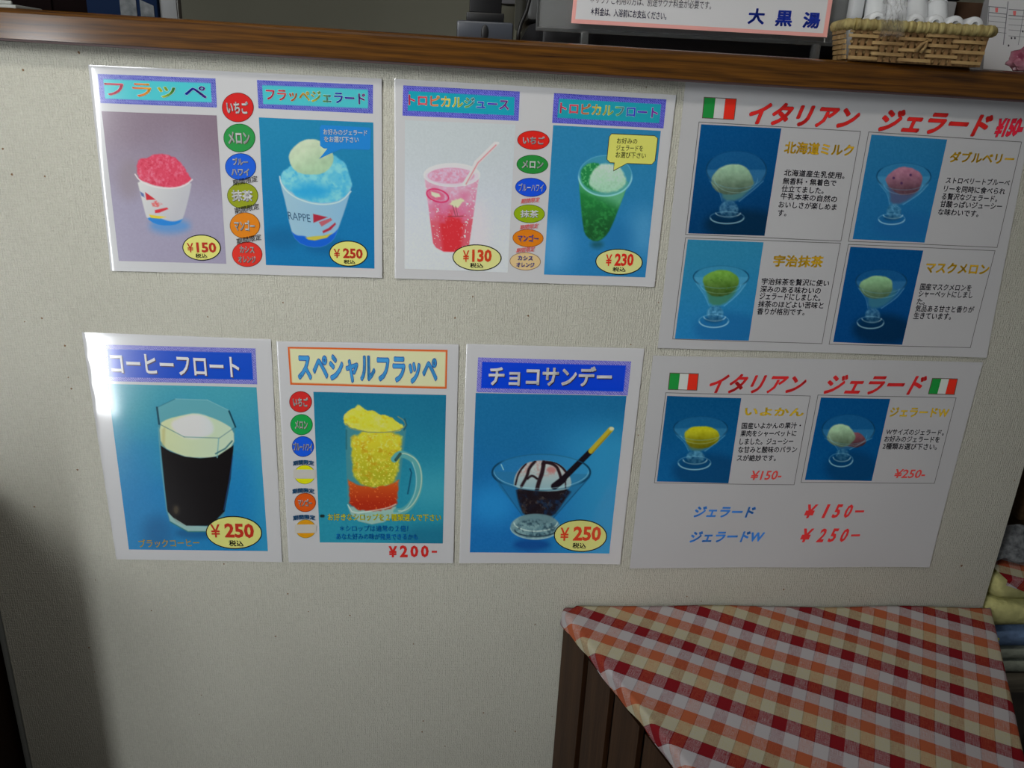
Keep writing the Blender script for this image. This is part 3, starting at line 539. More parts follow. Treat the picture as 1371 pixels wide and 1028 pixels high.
for t, a, c, h in (('お好みの', (825.3, 192), (852.4, 192.8), 7.8), ('ジェラードを', (824.4, 201.3), (860, 202.2), 7.5), ('お選び下さい', (823.5, 210.8), (863.8, 212.2), 8)): p.text(t, a, c, h, (40, 45, 30), .008, 5, parent=s)
badge(p, 714, 187.5, 20.8, 12.2, (178, 26, 18), ['いちご'], sh=(110, 30, 20)); badge(p, 712.7, 219.9, 20.4, 12, (28, 112, 45), ['メロン'], sh=(20, 60, 30)); badge(p, 710.6, 250.5, 20.2, 11.9, (12, 62, 200), ['ブルーハワイ'], sh=(10, 40, 130), wfrac=.82, hfrac=.44, bold=.02); badge(p, 708.5, 285.9, 20, 11.6, (115, 138, 8), ['抹茶'], sh=(30, 35, 10), wfrac=.6, bold=.03)
badge(p, 706.8, 318.4, 19.9, 11.2, (210, 100, 10), ['マンゴー'], tc=(85, 60, 140), sh=(190, 150, 120), hfrac=.42); badge(p, 703, 349.4, 20, 11.2, (205, 155, 115), ['カシス', 'オレンジ'], tc=(75, 65, 150), sh=(210, 180, 150))
for a, c in (((697, 272.5), (723, 270)), ((695.4, 307.4), (721.5, 304.8)), ((690.5, 338.2), (716.4, 335.8))): p.text('期間限定', a, c, 6.5, (175, 35, 35), .004, 6, shear=.2)
price(p, 638.6, 344.4, 31.5, 16.5, '¥130', (619.6, 349.9), (658, 350.4), 17, (629, 357.8), (646.9, 358.2), 6.5, (165, 50, 22)); price(p, 828.4, 350, 30.4, 16.2, '¥230', (810, 355.3), (847, 355.8), 17, (819.5, 362.8), (837, 363.3), 6, (175, 30, 18))

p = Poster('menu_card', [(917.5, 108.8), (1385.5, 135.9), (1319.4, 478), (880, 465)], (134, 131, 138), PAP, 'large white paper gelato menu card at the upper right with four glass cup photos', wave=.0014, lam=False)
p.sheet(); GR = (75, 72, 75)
def flag(p, TL, TR, BR, BL):
    def li(a, c, t): return (a[0] + (c[0] - a[0]) * t, a[1] + (c[1] - a[1]) * t)
    def st(a, c): return [li(TL, TR, a), li(TL, TR, c), li(BL, BR, c), li(BL, BR, a)]
    e = 1.0; fr = [(TL[0] - e, TL[1] - e), (TR[0] + e, TR[1] - e), (BR[0] + e, BR[1] + e), (BL[0] - e, BL[1] + e)]
    return p.shape('tricolour_flag', [(fr, (60, 50, 45), 0), (st(0, .34), (22, 100, 45), 1), (st(.345, .66), (145, 142, 148), 1), (st(.665, 1), (175, 32, 22), 1)], 1)
flag(p, (942.9, 130.6), (984.7, 132.9), (981.4, 159.5), (940.3, 157.2))
RD = (168, 30, 30); OU = (90, 25, 30)
p.text('イタリアン', (997, 165.5), (1150, 173), 30, RD, .045, 2, outline=OU, ow=.014, shear=.28); p.text('ジェラード', (1172, 175.5), (1324, 183.5), 30, RD, .045, 2, outline=OU, ow=.014, shear=.28)
p.text('¥150-', (1327, 184), (1369, 181.5), 24, (185, 25, 45), .05, 2, outline=(110, 30, 40), ow=.02, shear=.2)
for q in ([(935, 162.7), (1152, 175.4), (1125.2, 322.7), (916.8, 313.8)], [(1162, 176), (1367.3, 189.5), (1333.8, 331.2), (1134.4, 323)], [(917, 317.4), (1124.7, 324.6), (1100.2, 460), (899.6, 453.5)], [(1134.6, 326.2), (1331.3, 334.7), (1298.3, 465.2), (1108.9, 460.6)]): p.outline('frame_line', q, .0008, GR)
GLASS = [((985.3, 227, 40, 25), (973, 291, 23, 8), [(980, 240, 28, 21, (122, 150, 130))], (75, 105, 90)), ((1209, 236, 36, 18), (1193, 293, 18, 7), [(1210.5, 242, 24.5, 18, (140, 92, 115))], (70, 50, 75)), ((964.9, 370.4, 37, 15), (955, 429, 20, 8.5), [(964, 378.5, 24, 18, (90, 132, 52))], (50, 90, 45)), ((1179, 376, 34, 16), (1164.5, 431, 18, 8), [(1173, 384, 22.5, 16, (120, 158, 122))], (50, 95, 105))]
BGS = [((3, 56, 102), (2, 42, 82)), ((26, 84, 124), (18, 78, 126)), ((32, 96, 130), (24, 92, 142)), ((3, 56, 104), (2, 50, 100))]
QS = [[(938.2, 166.2), (1045.3, 171.8), (1023, 315.4), (920.8, 311.9)], [(1166, 180), (1266.8, 186.5), (1237, 324.5), (1140.5, 319.7)], [(920.3, 320), (1021.8, 324), (1001.7, 455.3), (903, 452.7)], [(1137.6, 329.8), (1235.4, 335), (1206.7, 460.8), (1114.8, 457.3)]]
for g, c, q in zip(GLASS, BGS, QS):
    def fn(cv, g=g, c=c, q=q):
        cv.bg(c[0], c[1], q[0][1], q[2][1], .3); gelato(cv, *g, shade=tuple(int(v * .35) for v in c[0]) if c[0][0] < 20 else (18, 70, 120))
        if g is GLASS[1]:
            for x, y in ((1218, 234), (1206, 245), (1195.5, 238)): cv.put(cv.disc(x, y, 1.7, 1.7), (60, 35, 70))
        if g is GLASS[2]: star_noise(cv, cv.disc(966, 380, 20, 9, 2), (60, 90, 35), 2.2, .85, 3)
    p.paint(q, fn)
GO = (176, 128, 30); GOo = (110, 78, 25)
for t, x0, y0, x1, y1, h in (('北海道ミルク', 1048.4, 204.9, 1140.5, 209.2, 16), ('ダブルベリー', 1268.9, 217, 1355, 220, 14.5), ('宇治抹茶', 1033.7, 356.4, 1099.7, 357.6, 15.5), ('マスクメロン', 1237, 364.6, 1321, 367.2, 14)): p.text(t, (x0, y0), (x1, y1), h, GO, .035, 2, outline=GOo, ow=.012)
for l in (('北海道産生乳使用。', 1048.4, 235.1, 1129.3, 239.5, 9), ('無香料・無着色で', 1046.7, 246.2, 1118, 249.4, 9), ('仕立てました。', 1045, 256.5, 1101.3, 259.5, 9), ('牛乳本来の自然の', 1043.5, 266.4, 1118.9, 270.9, 9), ('おいしさが楽しめま', 1041, 277.6, 1118.3, 281.4, 9), ('す。', 1039.9, 288.8, 1051.7, 289.3, 8.5),
          ('ストロベリートブルーベ', 1264.5, 244.9, 1349.7, 248.6, 8.5), ('リーを同時に食べられ', 1261.5, 256.6, 1343.6, 260.4, 9), ('る贅沢なジェラード。', 1258.8, 266.9, 1333, 270.4, 9), ('甘酸っぱいジューシー', 1256.6, 277, 1339, 280.5, 9), ('な味わいです。', 1254, 287.6, 1307.9, 290.4, 9),
          ('宇治抹茶を贅沢に使い', 1018.3, 380.4, 1108.4, 383.2, 9), ('深みのある味わいの', 1016.5, 390.9, 1097.4, 393.2, 9), ('ジェラードにしました。', 1015.7, 400.2, 1097, 402.8, 9), ('抹茶のほどよい苦味と', 1013.6, 410.7, 1101, 412.9, 9), ('香りが格別です。', 1012.2, 420.3, 1076, 422, 9),
          ('国産マスクメロンを', 1230, 387.7, 1298.3, 389.5, 9), ('シャーペットにしまし', 1228, 397, 1300.2, 399, 8.8), ('た。', 1225.5, 407.2, 1236.4, 407.5, 8.5), ('気品ある甘さと香りが', 1223.5, 416.7, 1301.6, 418.7, 9), ('生きています。', 1221, 426.2, 1271.6, 427.6, 9)): gl(p, *l)

p = Poster('menu_card', [(109.6, 444.5), (362.9, 453.9), (378.1, 751.8), (156, 748)], (176, 176, 186), LAM, 'laminated coffee float menu card, lower left, with a glass of dark coffee under white foam', wave=.0010, curl='left')
p.sheet()
b = dither_banner(p, [(140.8, 461), (342.4, 466), (344.7, 514), (143.5, 509.9)], [(144.5, 467.2), (337, 472), (339.4, 508), (146.5, 504.3)], (18, 68, 185), (85, 85, 175), (135, 135, 200))
p.text('コーヒーフロート', (150, 498.8), (321.6, 504.5), 27, (208, 208, 210), .018, 3, shadow=(70, 60, 90), parent=b)
p.paint([(144.3, 513.5), (343.7, 518), (359, 737), (173, 734.9)], d_coffee)
p.text('ブラックコーヒー', (187, 732.5), (268, 731), 11, (150, 130, 45), .01, 2, outline=(60, 60, 50), ow=.015)
price(p, 313.6, 712, 36.3, 20.8, '¥250', (283.5, 718.4), (341, 719.6), 19.5, (307.3, 730), (326.7, 730.6), 8)

p = Poster('menu_card', [(370, 456.4), (614.3, 460.4), (607, 752.6), (386.8, 751.4)], (164, 163, 172), LAM, 'laminated special shaved ice menu card with a yellow ice mug and blue title on cream', wave=.0010)
p.sheet()
def banner_(cv):
    cv.C = np.zeros(cv.X.shape + (3,)) + np.array((178, 80, 32.)); cv.put(cv.poly([(388, 466), (597, 470.2), (595.8, 517.2), (391.2, 512)], .6), (190, 165, 140)); cv.put(cv.poly([(389, 467), (596, 471.2), (595, 516.2), (392, 511)], .5), (192, 190, 150))
b = p.paint([(385.5, 463.7), (599.2, 467.7), (598, 519.8), (389, 514.4)], banner_, 1, 'title_banner', .0008)
p.text('スペシャルフラッペ', (400, 509.3), (585, 513.2), 36, (58, 130, 198), .03, 5, outline=(25, 62, 150), ow=.03, parent=b)
p.paint([(419.8, 523.9), (597.4, 528), (593, 726.4), (428.4, 725.3)], d_mug)
badge(p, 402.8, 537.2, 14.4, 13.4, (172, 36, 36), ['いちご'], hfrac=.45, wfrac=.7, bold=.05); badge(p, 404, 567.6, 14.2, 13.2, (22, 132, 62), ['メロン'], hfrac=.42, wfrac=.6); badge(p, 406, 596.8, 14, 13, (18, 72, 190), ['ブルーハワイ'], hfrac=.42, wfrac=.9, bold=.04)
def covered(p, cx, cy, rx, ry, c, ya, yb):
    o = p.oval('flavour_badge', cx, cy, rx, ry, c, (120, 110, 50), .7, k=2); o2 = p.rect('cover_strip', [(cx - rx - 1.6, ya), (cx + rx + 1.4, ya), (cx + rx + 1.4, yb), (cx - rx - 1.6, yb)], (162, 158, 158), 5, parent=o); o['label'] = 'sold out flavour covered by a white strip'
covered(p, 408.3, 634.3, 13.5, 12.2, (200, 192, 15), 627.5, 639.5); badge(p, 408.9, 671.7, 13.6, 12.1, (190, 72, 18), ['マンゴー'], hfrac=.42, wfrac=.68); covered(p, 409.7, 707, 13, 11.8, (212, 125, 18), 701, 712.4)
for a, c in (((393, 622.8), (421, 622.4)), ((392, 660.3), (421.5, 660)), ((393, 696), (422.5, 695.6))): p.text('期間限定', a, c, 6.6, (25, 85, 135), .04, 6, arch=.25)
p.text('お好きなシロップを２種類選んで下さい', (439.3, 695.8), (590.6, 696.4), 9.5, (184, 178, 30), .025, 4, outline=(70, 90, 40), ow=.012)
p.text('＊シロップは通常の２倍！', (455.4, 710.6), (546.6, 710.6), 8.6, (10, 88, 160), .02, 4); p.text('あなた好みの味が発見できるかも', (450.5, 721.4), (559.6, 721.6), 8.6, (10, 88, 160), .03, 4)
p.text('¥', (520.4, 744.8), (532, 744.8), 15, (172, 36, 34), .045, 2)
for i, ch_ in enumerate('200'): p.text(ch_, (535.5 + i * 14, 744.8), (546 + i * 14, 744.8), 16, (172, 36, 34), .04, 2)
p.text('-', (578, 738.6), (585.2, 738.6), 2.6, (172, 36, 34), .03, 2)

p = Poster('menu_card', [(624.6, 459.9), (862.6, 466.1), (830, 754), (614.7, 752.5)], (150, 147, 154), LAM, 'laminated chocolate sundae menu card with wide glass and chocolate stick, lower centre', wave=.0012)
p.sheet()
b = dither_banner(p, [(640, 477.9), (844.8, 483.2), (840, 528.7), (638, 524.3)], [(645.5, 483.8), (838, 488.5), (834.3, 523.6), (643.8, 518.8)], (6, 48, 175), (70, 68, 155), (120, 115, 178))
p.text('チョコサンデー', (653.6, 515.2), (817.7, 516.8), 27, (172, 172, 182), .035, 3, shadow=(40, 35, 60), parent=b)
p.paint([(636.9, 525.3), (838.5, 529.3), (815.4, 739.8), (629, 738.3)], d_sundae)
price(p, 776.9, 716, 34.3, 20.3, '¥250', (749, 722.4), (803.4, 723), 19.5, (765.9, 732.8), (783.9, 733), 7.5, (172, 52, 30))

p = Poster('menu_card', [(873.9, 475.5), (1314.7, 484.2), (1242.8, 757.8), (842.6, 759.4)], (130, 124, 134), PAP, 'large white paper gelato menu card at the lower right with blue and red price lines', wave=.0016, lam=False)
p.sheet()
flag(p, (897, 499), (934, 500), (931.7, 521), (894.6, 520)); flag(p, (1248.3, 506.4), (1280.6, 507), (1276, 527), (1242.6, 526.2))
RD2 = (158, 30, 34)
p.text('イタリアン', (944, 525.5), (1079, 526.5), 26, RD2, .04, 2, shear=.3); p.text('ジェラード', (1099, 526.6), (1237, 528), 26, RD2, .04, 2, shear=.3)
for q in ([(890.5, 524.5), (1084.6, 529), (1062.8, 648.4), (875.3, 646)], [(1094, 527.6), (1279.6, 531.5), (1250.2, 646.4), (1071.4, 645.4)]): p.outline('frame_line', q, .0008, (70, 66, 70))
GL2 = [((937.6, 572.6, 36, 16), (929.3, 619, 22, 9), [(938.6, 584.6, 23.5, 16, (158, 150, 22))], (80, 85, 40)), ((1135, 574, 35, 20), (1125.4, 615, 16, 9), [(1143.5, 588, 15, 10, (112, 62, 76)), (1125, 582, 19, 15, (140, 165, 142))], (40, 60, 90))]
Q2 = [[(892.7, 529), (992, 532.3), (974.6, 646), (879, 643.8)], [(1098.3, 531.3), (1191, 533.2), (1166.2, 643), (1077, 641.6)]]
for g, c, q in zip(GL2, [((4, 56, 98), (8, 66, 116)), ((2, 54, 102), (2, 58, 108))], Q2):
    def fn(cv, g=g, c=c, q=q): cv.bg(c[0], c[1], q[0][1], q[2][1], .3); gelato(cv, *g, shade=(4, 36, 70))
    p.paint(q, fn)
p.text('いよかん', (995.9, 555.6), (1074.5, 556.6), 11, GO, .03, 2, outline=GOo, ow=.012); p.text('ジェラードW', (1189.3, 557), (1267.7, 558), 12.5, GO, .03, 2, outline=GOo, ow=.012)
for l in (('国産いよかんの果汁・', 991.8, 573.3, 1070.8, 573, 8.6), ('果肉をシャーペットに', 990.3, 583.7, 1064.8, 583.4, 8.4), ('しました。ジューシー', 988.9, 594.3, 1060.6, 594, 8.2), ('な甘みと酸味のバラン', 987, 605.2, 1065.6, 605, 8.6), ('スが絶妙です。', 985.3, 616.2, 1037.5, 616.2, 8.6), ('Wサイズのジェラード。', 1184.6, 581, 1262, 582.2, 8), ('お好みのジェラードを', 1182.3, 590.8, 1255.9, 591.8, 8.4), ('2種類お選び下さい。', 1180, 600.5, 1252.5, 601.4, 8.4)): gl(p, *l)
p.text('¥150-', (1002.4, 641.6), (1046, 640.8), 12.5, (160, 52, 52), .02, 2, shear=.15); p.text('¥250-', (1194, 638.8), (1237.4, 639), 11.8, (160, 52, 52), .02, 2, shear=.15)
p.text('ジェラード', (926.6, 691.5), (1010, 692), 15, (45, 92, 175), .045, 2, shear=.2); p.text('ジェラードW', (921.2, 725), (1022.3, 724.8), 15, (45, 92, 175), .045, 2, shear=.2)
for (x_, y_), t_ in (((1072.7, 692.5), '150'), ((1067.2, 724.5), '250')):
    p.text('¥', (x_, y_), (x_ + 19, y_), 18, (168, 36, 40), .035, 2, shear=.25)
    for i, ch_ in enumerate(t_): p.text(ch_, (x_ + 24 + i * 14.8 + (2 if ch_ == '1' else 0), y_ - .1), (x_ + 38 + i * 14.8 - (3 if ch_ == '1' else 0), y_ - .1), 18, (168, 36, 40), .035, 2, shear=.25)
    p.text('-', (x_ + 71, y_ - 7.6), (x_ + 83, y_ - 7.8), 2.6, (168, 36, 40), .01, 2)

# ------------------------------------------------------------------ the small table with its checked cloth
TZ = .584
def gingham():
    m = mat('checked_cotton', rough=.95, spec=.15); tc = N(m, 'ShaderNodeTexCoord'); sep = N(m, 'ShaderNodeSeparateXYZ'); L(m, tc.outputs['UV'], sep.inputs[0])
    def ramp(out, stops):
        fr = N(m, 'ShaderNodeMath', operation='FRACT'); L(m, out, fr.inputs[0]); r = N(m, 'ShaderNodeValToRGB'); r.color_ramp.interpolation = 'CONSTANT'
        el = r.color_ramp.elements; el[0].position = 0; el[0].color = (*stops[0][1], 1); el[1].position = stops[1][0]; el[1].color = (*stops[1][1], 1)
        for p_, c in stops[2:]: e = el.new(p_); e.color = (*c, 1)
        L(m, fr.outputs[0], r.inputs[0]); return r.outputs[0]
    red = (.27, .012, .018); wh = (.53, .50, .51); orr = (.50, .14, .06); ye = (.54, .50, .30); dk = (.12, .008, .015)
    warp = ramp(sep.outputs[0], [(0, dk), (.02, red), (.25, wh), (.49, dk), (.505, orr), (.74, dk), (.752, wh)])
    weft = ramp(sep.outputs[1], [(0, red), (.235, dk), (.245, wh), (.5, orr), (.73, ye), (.99, dk)])
    mp = N(m, 'ShaderNodeMapping'); mp.inputs['Scale'].default_value = (55, 2.2, 1); L(m, tc.outputs['UV'], mp.inputs[0]); n1 = N(m, 'ShaderNodeTexNoise', Scale=3.0, Detail=2.0); L(m, mp.outputs[0], n1.inputs['Vector'])
    mp2 = N(m, 'ShaderNodeMapping'); mp2.inputs['Scale'].default_value = (2.2, 70, 1); L(m, tc.outputs['UV'], mp2.inputs[0]); n2 = N(m, 'ShaderNodeTexNoise', Scale=3.0, Detail=2.0); L(m, mp2.outputs[0], n2.inputs['Vector'])
    d = N(m, 'ShaderNodeMath', operation='SUBTRACT'); L(m, n1.outputs[0], d.inputs[0]); L(m, n2.outputs[0], d.inputs[1])
    f = N(m, 'ShaderNodeMath', operation='MULTIPLY_ADD'); f.inputs[1].default_value = 1.2; f.inputs[2].default_value = .75; L(m, d.outputs[0], f.inputs[0]); f.use_clamp = True
    mx = N(m, 'ShaderNodeMixRGB'); L(m, f.outputs[0], mx.inputs[0]); L(m, warp, mx.inputs[1]); L(m, weft, mx.inputs[2]); mu = N(m, 'ShaderNodeMixRGB', blend_type='MULTIPLY'); mu.inputs[0].default_value = .22; L(m, mx.outputs[0], mu.inputs[1]); L(m, warp, mu.inputs[2])
    L(m, mu.outputs[0], B(m).inputs['Base Color'])
    bp = N(m, 'ShaderNodeBump', Strength=.3, Distance=.0006); L(m, n1.outputs[0], bp.inputs['Height']); L(m, bp.outputs[0], B(m).inputs['Normal']); return m
M_ging = gingham()
def cloth_uv(o, fn):
    me = o.data; uv = me.uv_layers.new(name='UVMap')
    for lp in me.loops: uv.data[lp.index].uv = fn(lp.vertex_index)
TL_, TR_ = (.147, -.004), (.757, -.004); BL_, BR_ = (.326, -.47), (.53, -.47)
def table():
    ex, ey = (TL_[0] + TR_[0]) / 2, -.22
    t = empty('corner_table', (ex, ey, 0), 'dark slatted wooden table narrowing to the front, under the red checked cloth', 'table')
    wd_ = wood('dark_slat_wood', (.022, .009, .004), (.060, .027, .012), .5, .2, axis='z')
    def inset(p_, d): c = (ex, ey); v = Vector((p_[0] - c[0], p_[1] - c[1])); v *= (1 - d / v.length); return (c[0] + v.x, c[1] + v.y)
    q = [inset(a, .006) for a in (TL_, TR_, BR_, BL_)]; V = [(x, y, z) for z in (TZ - .028, TZ - .003) for x, y in q]; V = [(x, min(y, -.006), z) for x, y, z in V]
    mesh_obj('table_top', V, [(3, 2, 1, 0), (4, 5, 6, 7), (0, 1, 5, 4), (1, 2, 6, 5), (2, 3, 7, 6), (3, 0, 4, 7)], wd_, t)
    # slatted sides: slats with open gaps, a darker panel a little behind them
    for A, Bq, sg in (((.154, -.010), (.322, -.466), 1), ((.746, -.010), (.524, -.466), -1), ((.327, -.463), (.519, -.463), 1)):
        A = np.array(A); Bq = np.array(Bq); d = Bq - A; Ln = np.hypot(*d); d /= Ln; n = np.array([d[1], -d[0]]) * (1 if sg > 0 else -1)
        if A[1] == Bq[1]: n = np.array([0, -1.0])
        s0 = 0.0 if sg > 0 and A[1] != Bq[1] else 0.0
        while s0 < Ln - .03:
            s1 = min(s0 + (.0555 if s0 > 0 else .0600), Ln - .002); a = A + d * s0; b_ = A + d * s1; o_ = n * .0; i_ = -n * .007
            P = [a + o_, b_ + o_, b_ + i_, a + i_]; V = [(x, y, z) for z in (.012, TZ - .030) for x, y in P]
            mesh_obj('slat', V, [(3, 2, 1, 0), (4, 5, 6, 7), (0, 1, 5, 4), (1, 2, 6, 5), (2, 3, 7, 6), (3, 0, 4, 7)], wd_, t); s0 = s1 + .0125
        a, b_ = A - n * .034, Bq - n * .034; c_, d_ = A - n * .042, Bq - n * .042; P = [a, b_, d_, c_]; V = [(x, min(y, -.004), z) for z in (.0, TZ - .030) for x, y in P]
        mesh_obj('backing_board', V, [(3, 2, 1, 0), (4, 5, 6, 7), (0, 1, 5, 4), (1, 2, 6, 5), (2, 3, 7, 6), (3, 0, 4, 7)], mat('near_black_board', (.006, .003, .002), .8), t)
table()
def ginguv(x, y): return ((x * .874 - y * .485 - .4935 + .0155 / 2 * 1) / .0617 , -(x * .485 + y * .874 - .067 - .011) / .081)
def table_cloth():
    nu, nv = 110, 110; over = .006; V = []; UVs = []
    for j in range(nv + 1):
        v = j / nv
        for i in range(nu + 1):
            u = -0.09 + 1.18 * i / nu
            vv = min(v * 1.04, 1.04); a = np.array(TL_) * (1 - vv) + np.array(BL_) * vv; b_ = np.array(TR_) * (1 - vv) + np.array(BR_) * vv
            w = np.hypot(*(b_ - a)); uu = min(max(u, 0), 1); ex = max(-u, u - 1, 0) * .32; p_ = a * (1 - uu) + b_ * uu      # ex: length hanging over the side
            wob = .004 * math.sin(v * 26 + u * 3) + .003 * math.sin(v * 57)
            sgn = -1 if u < 0 else 1; hang = 0; out = 0
            lim = (.021 if sgn < 0 else .012) + wob * .4; e = min(ex, lim)
            out = .0045 * math.sin(min(e / .009, 1) * math.pi / 2) ; hang = max(0, e - .003)
            x = p_[0] + sgn * out; y = p_[1]; z = TZ - hang + .0016 * mnoise.noise(Vector((p_[0] * 9, p_[1] * 9, 1))) + .0012 * math.sin(p_[0] * 22 + p_[1] * 35) * (1 if e == 0 else .3)
            r = .022                     # rounded back corners
            if v * .48 < r and uu * w < r and u <= .2: k = (r - v * .48) / r; x += r * .45 * k * k * (1 - min(uu * w / r, 1)) ; z -= .004 * k
            y = min(y, -.0012)
            x0, y0 = p_[0] + sgn * ex, p_[1]
            V.append((x, y, z + .001)); UVs.append(ginguv(x0 + .004 * mnoise.noise(Vector((x0 * 5, y0 * 5, 3))), y0 + .008 * mnoise.noise(Vector((x0 * 4, y0 * 4, 7)))))
    Fc = [(j * (nu + 1) + i, (j + 1) * (nu + 1) + i, (j + 1) * (nu + 1) + i + 1, j * (nu + 1) + i + 1) for j in range(nv) for i in range(nu)]
    o = mesh_obj('table_cloth', V, Fc, M_ging, smooth=True); cloth_uv(o, lambda i: UVs[i])
    sm = o.modifiers.new('thickness', 'SOLIDIFY'); sm.thickness = .0009; sm.offset = -1
    tag(o, 'red, orange and cream checked cotton cloth spread over the corner table', 'tablecloth')
table_cloth()

# ------------------------------------------------------------------ things beyond the right end of the wall
def towel(name, x0, x1, y0, y1, z0, z1, color, label, folds=2):
    o = empty(name, ((x0 + x1) / 2, (y0 + y1) / 2, z0), label, 'towel')
    m = noisy(mat(name + '_terry', rough=1, spec=.05), tuple(c * .8 for c in color), color, 90, bump=.8, dist=.004); h = (z1 - z0) / folds
    for k in range(folds):
        bm = bmesh.new(); V, Fc = box_vf(x0 + random.uniform(0, .006), x1, y0 + random.uniform(0, .006), y1, z0 + k * h + .0004, z0 + (k + 1) * h - .0004); off = o.location
        vs = [bm.verts.new(Vector(v) - off) for v in V]
        for f in Fc: bm.faces.new([vs[i] for i in f])
        bmesh.ops.bevel(bm, geom=bm.edges[:], offset=h * .42, segments=4, profile=.5, affect='EDGES'); bmesh.ops.subdivide_edges(bm, edges=[e for e in bm.edges if e.calc_length() > .03], cuts=10, use_grid_fill=True)
        for v in bm.verts: v.co += Vector((0, 0, 1)) * .0018 * mnoise.noise((v.co + off) * 26) + Vector((.0016 * mnoise.noise((v.co + off) * 40), 0, 0))
        bmesh.ops.recalc_face_normals(bm, faces=bm.faces[:]); bm_obj('fold', bm, m, o)
    return o
M_shelf = wood('pale_shelf_wood', (.10, .09, .07), (.2, .18, .14), .6, 0)
sh = empty('side_shelf', (.95, .14, 0), 'low pale shelf holding folded towels beyond the end of the wall', 'shelf')
bev_box('shelf_board', .762, 1.20, .006, .30, .425, .450, M_shelf, sh); bev_box('shelf_leg', .765, .80, .26, .295, 0, .425, M_shelf, sh); bev_box('shelf_leg', 1.15, 1.19, .26, .295, 0, .425, M_shelf, sh); bev_box('shelf_leg', 1.15, 1.19, .012, .05, 0, .425, M_shelf, sh); bev_box('shelf_leg', .765, .80, .012, .05, 0, .425, M_shelf, sh)
towel('folded_towel', .768, 1.1, .012, .25, .4505, .500, (.42, .46, .38), 'pale green folded towel at the bottom of the stack beside the wall end', 2)
towel('folded_towel', .766, 1.06, .008, .25, .5005, .545, (.22, .34, .58), 'light blue folded towel in the middle of the stack beside the wall end', 1)
towel('folded_towel', .757, 1.12, -.004, .25, .5455, .632, (.62, .60, .26), 'yellow folded towel on top of the stack beside the wall end', 2)
mk = mat('yellow_care_tag', (.75, .75, .04), .5); ct = bev_box('size_mark', .7880, .7945, .0045, .0072, .5190, .5250, mk, bev=.0008); tag(ct, 'tiny bright yellow mark on the edge of the light blue towel', 'mark')
def cube_crate():
    o = empty('wooden_box', (.95, .16, .632), 'dark brown wooden box standing on the towels at the right frame edge', 'box'); m = wood('brown_box_wood', (.035, .022, .012), (.07, .042, .022), .6, 0)
    bev_box('box_body', .812, 1.14, .055, .25, .690, .86, m, o, .004); bev_box('box_lid', .806, 1.146, .049, .256, .8605, .875, m, o, .003); bev_box('box_foot', .83, 1.12, .07, .235, .634, .690, m, o, .003)
cube_crate()
def lace_cloth():
    o = empty('box_cloth', (.92, .03, .64), 'checked cloth with a grey lace hem lying over the yellow towel', 'cloth')
    V = []; UVs = []; nu, nv = 24, 16
    for j in range(nv + 1):
        for i in range(nu + 1):
            u = i / nu; v = j / nv; x = .764 + .30 * u; y = .046 - .060 * min(v * 2, 1) - .0015 * math.sin(u * 9); z = .6365 + .001 * math.sin(u * 14) - max(0, v * 2 - 1) * (.008 + .11 * u)
            V.append((x, y, z)); UVs.append(ginguv(x * 1.1, y + z))
    Fc = [(j * (nu + 1) + i, (j + 1) * (nu + 1) + i, (j + 1) * (nu + 1) + i + 1, j * (nu + 1) + i + 1) for j in range(nv) for i in range(nu)]
    c = mesh_obj('checked_panel', V, Fc, M_ging, o, smooth=True); cloth_uv(c, lambda i: UVs[i])
    lm = noisy(mat('grey_lace', rough=.95, spec=.1), (.06, .065, .07), (.20, .21, .22), 160, bump=.7)
    V = []; n = 60
    for i in range(n + 1):
        x = .760 + .30 * i / n; sc = .004 * abs(math.sin(i * .55))
        for k in range(5): t = k / 4; V.append((x, .046 - .030 * t + .003 * math.sin(i * .5), .690 - .044 * t + sc * (t > .9) + .002 * math.sin(i * .9 + k)))
    mesh_obj('lace_trim', V, [(i * 5 + k, (i + 1) * 5 + k, (i + 1) * 5 + k + 1, i * 5 + k + 1) for i in range(n) for k in range(4)], lm, o, smooth=True)
lace_cloth()

# ------------------------------------------------------------------ dark cabinet beyond the left end of the wall
cb = empty('side_cabinet', (-.88, -.10, 0), 'near black brown cabinet standing at the left end of the wallpapered wall', 'cabinet')
bev_box('cabinet_body', -1.15, -.6015, -.30, .09, 0, .765, M_dark, cb, .003)
bev_box('cabinet_top', -1.16, -.5985, -.31, .10, .7655, .785, M_dark, cb, .003)
ep = struct(bev_box('trim_1', -.5965, -.5905, -.002, .10, 0, 1.26, mat('grey_corner_strip', (.22, .23, .22), .5), bev=.001))

# ------------------------------------------------------------------ things on the counter
BLK = mat('matt_black_plastic', (.006, .006, .007), .45); SLATE = mat('slate_grey_plastic', (.055, .062, .078), .35); DARKP = noisy(mat('charcoal_plastic', rough=.4), (.012, .012, .014), (.02, .02, .024), 8)
z0 = top_z(.03)
ds = empty('customer_display', (.028, .07, z0), 'black customer display pole on a slate grey foot, left of the fee sign', 'display')
bev_box('foot', -.009, .053, .045, .105, z0 + .0002, z0 + .0195, SLATE, ds, .0025); bev_box('collar', .0012, .0430, .056, .095, z0 + .0195, z0 + .0290, BLK, ds, .001); bev_box('column', .0045, .0400, .058, .090, z0 + .0290, z0 + .25, BLK, ds, .001)
bm = bmesh.new(); bmesh.ops.create_uvsphere(bm, u_segments=20, v_segments=12, radius=1); bmesh.ops.scale(bm, verts=bm.verts[:], vec=(.0045, .0018, .0085)); bmesh.ops.translate(bm, verts=bm.verts[:], vec=(-.0060, -.0245, .0080)); bm_obj('thumb_notch', bm, BLK, ds)
bev_box('screen_housing', -.05, .105, .055, .105, z0 + .25, z0 + .33, BLK, ds, .006)
cr = empty('counter_tag_holder', (.049, .12, z0), 'small pale printed tag standing behind the black display pole', 'sign')
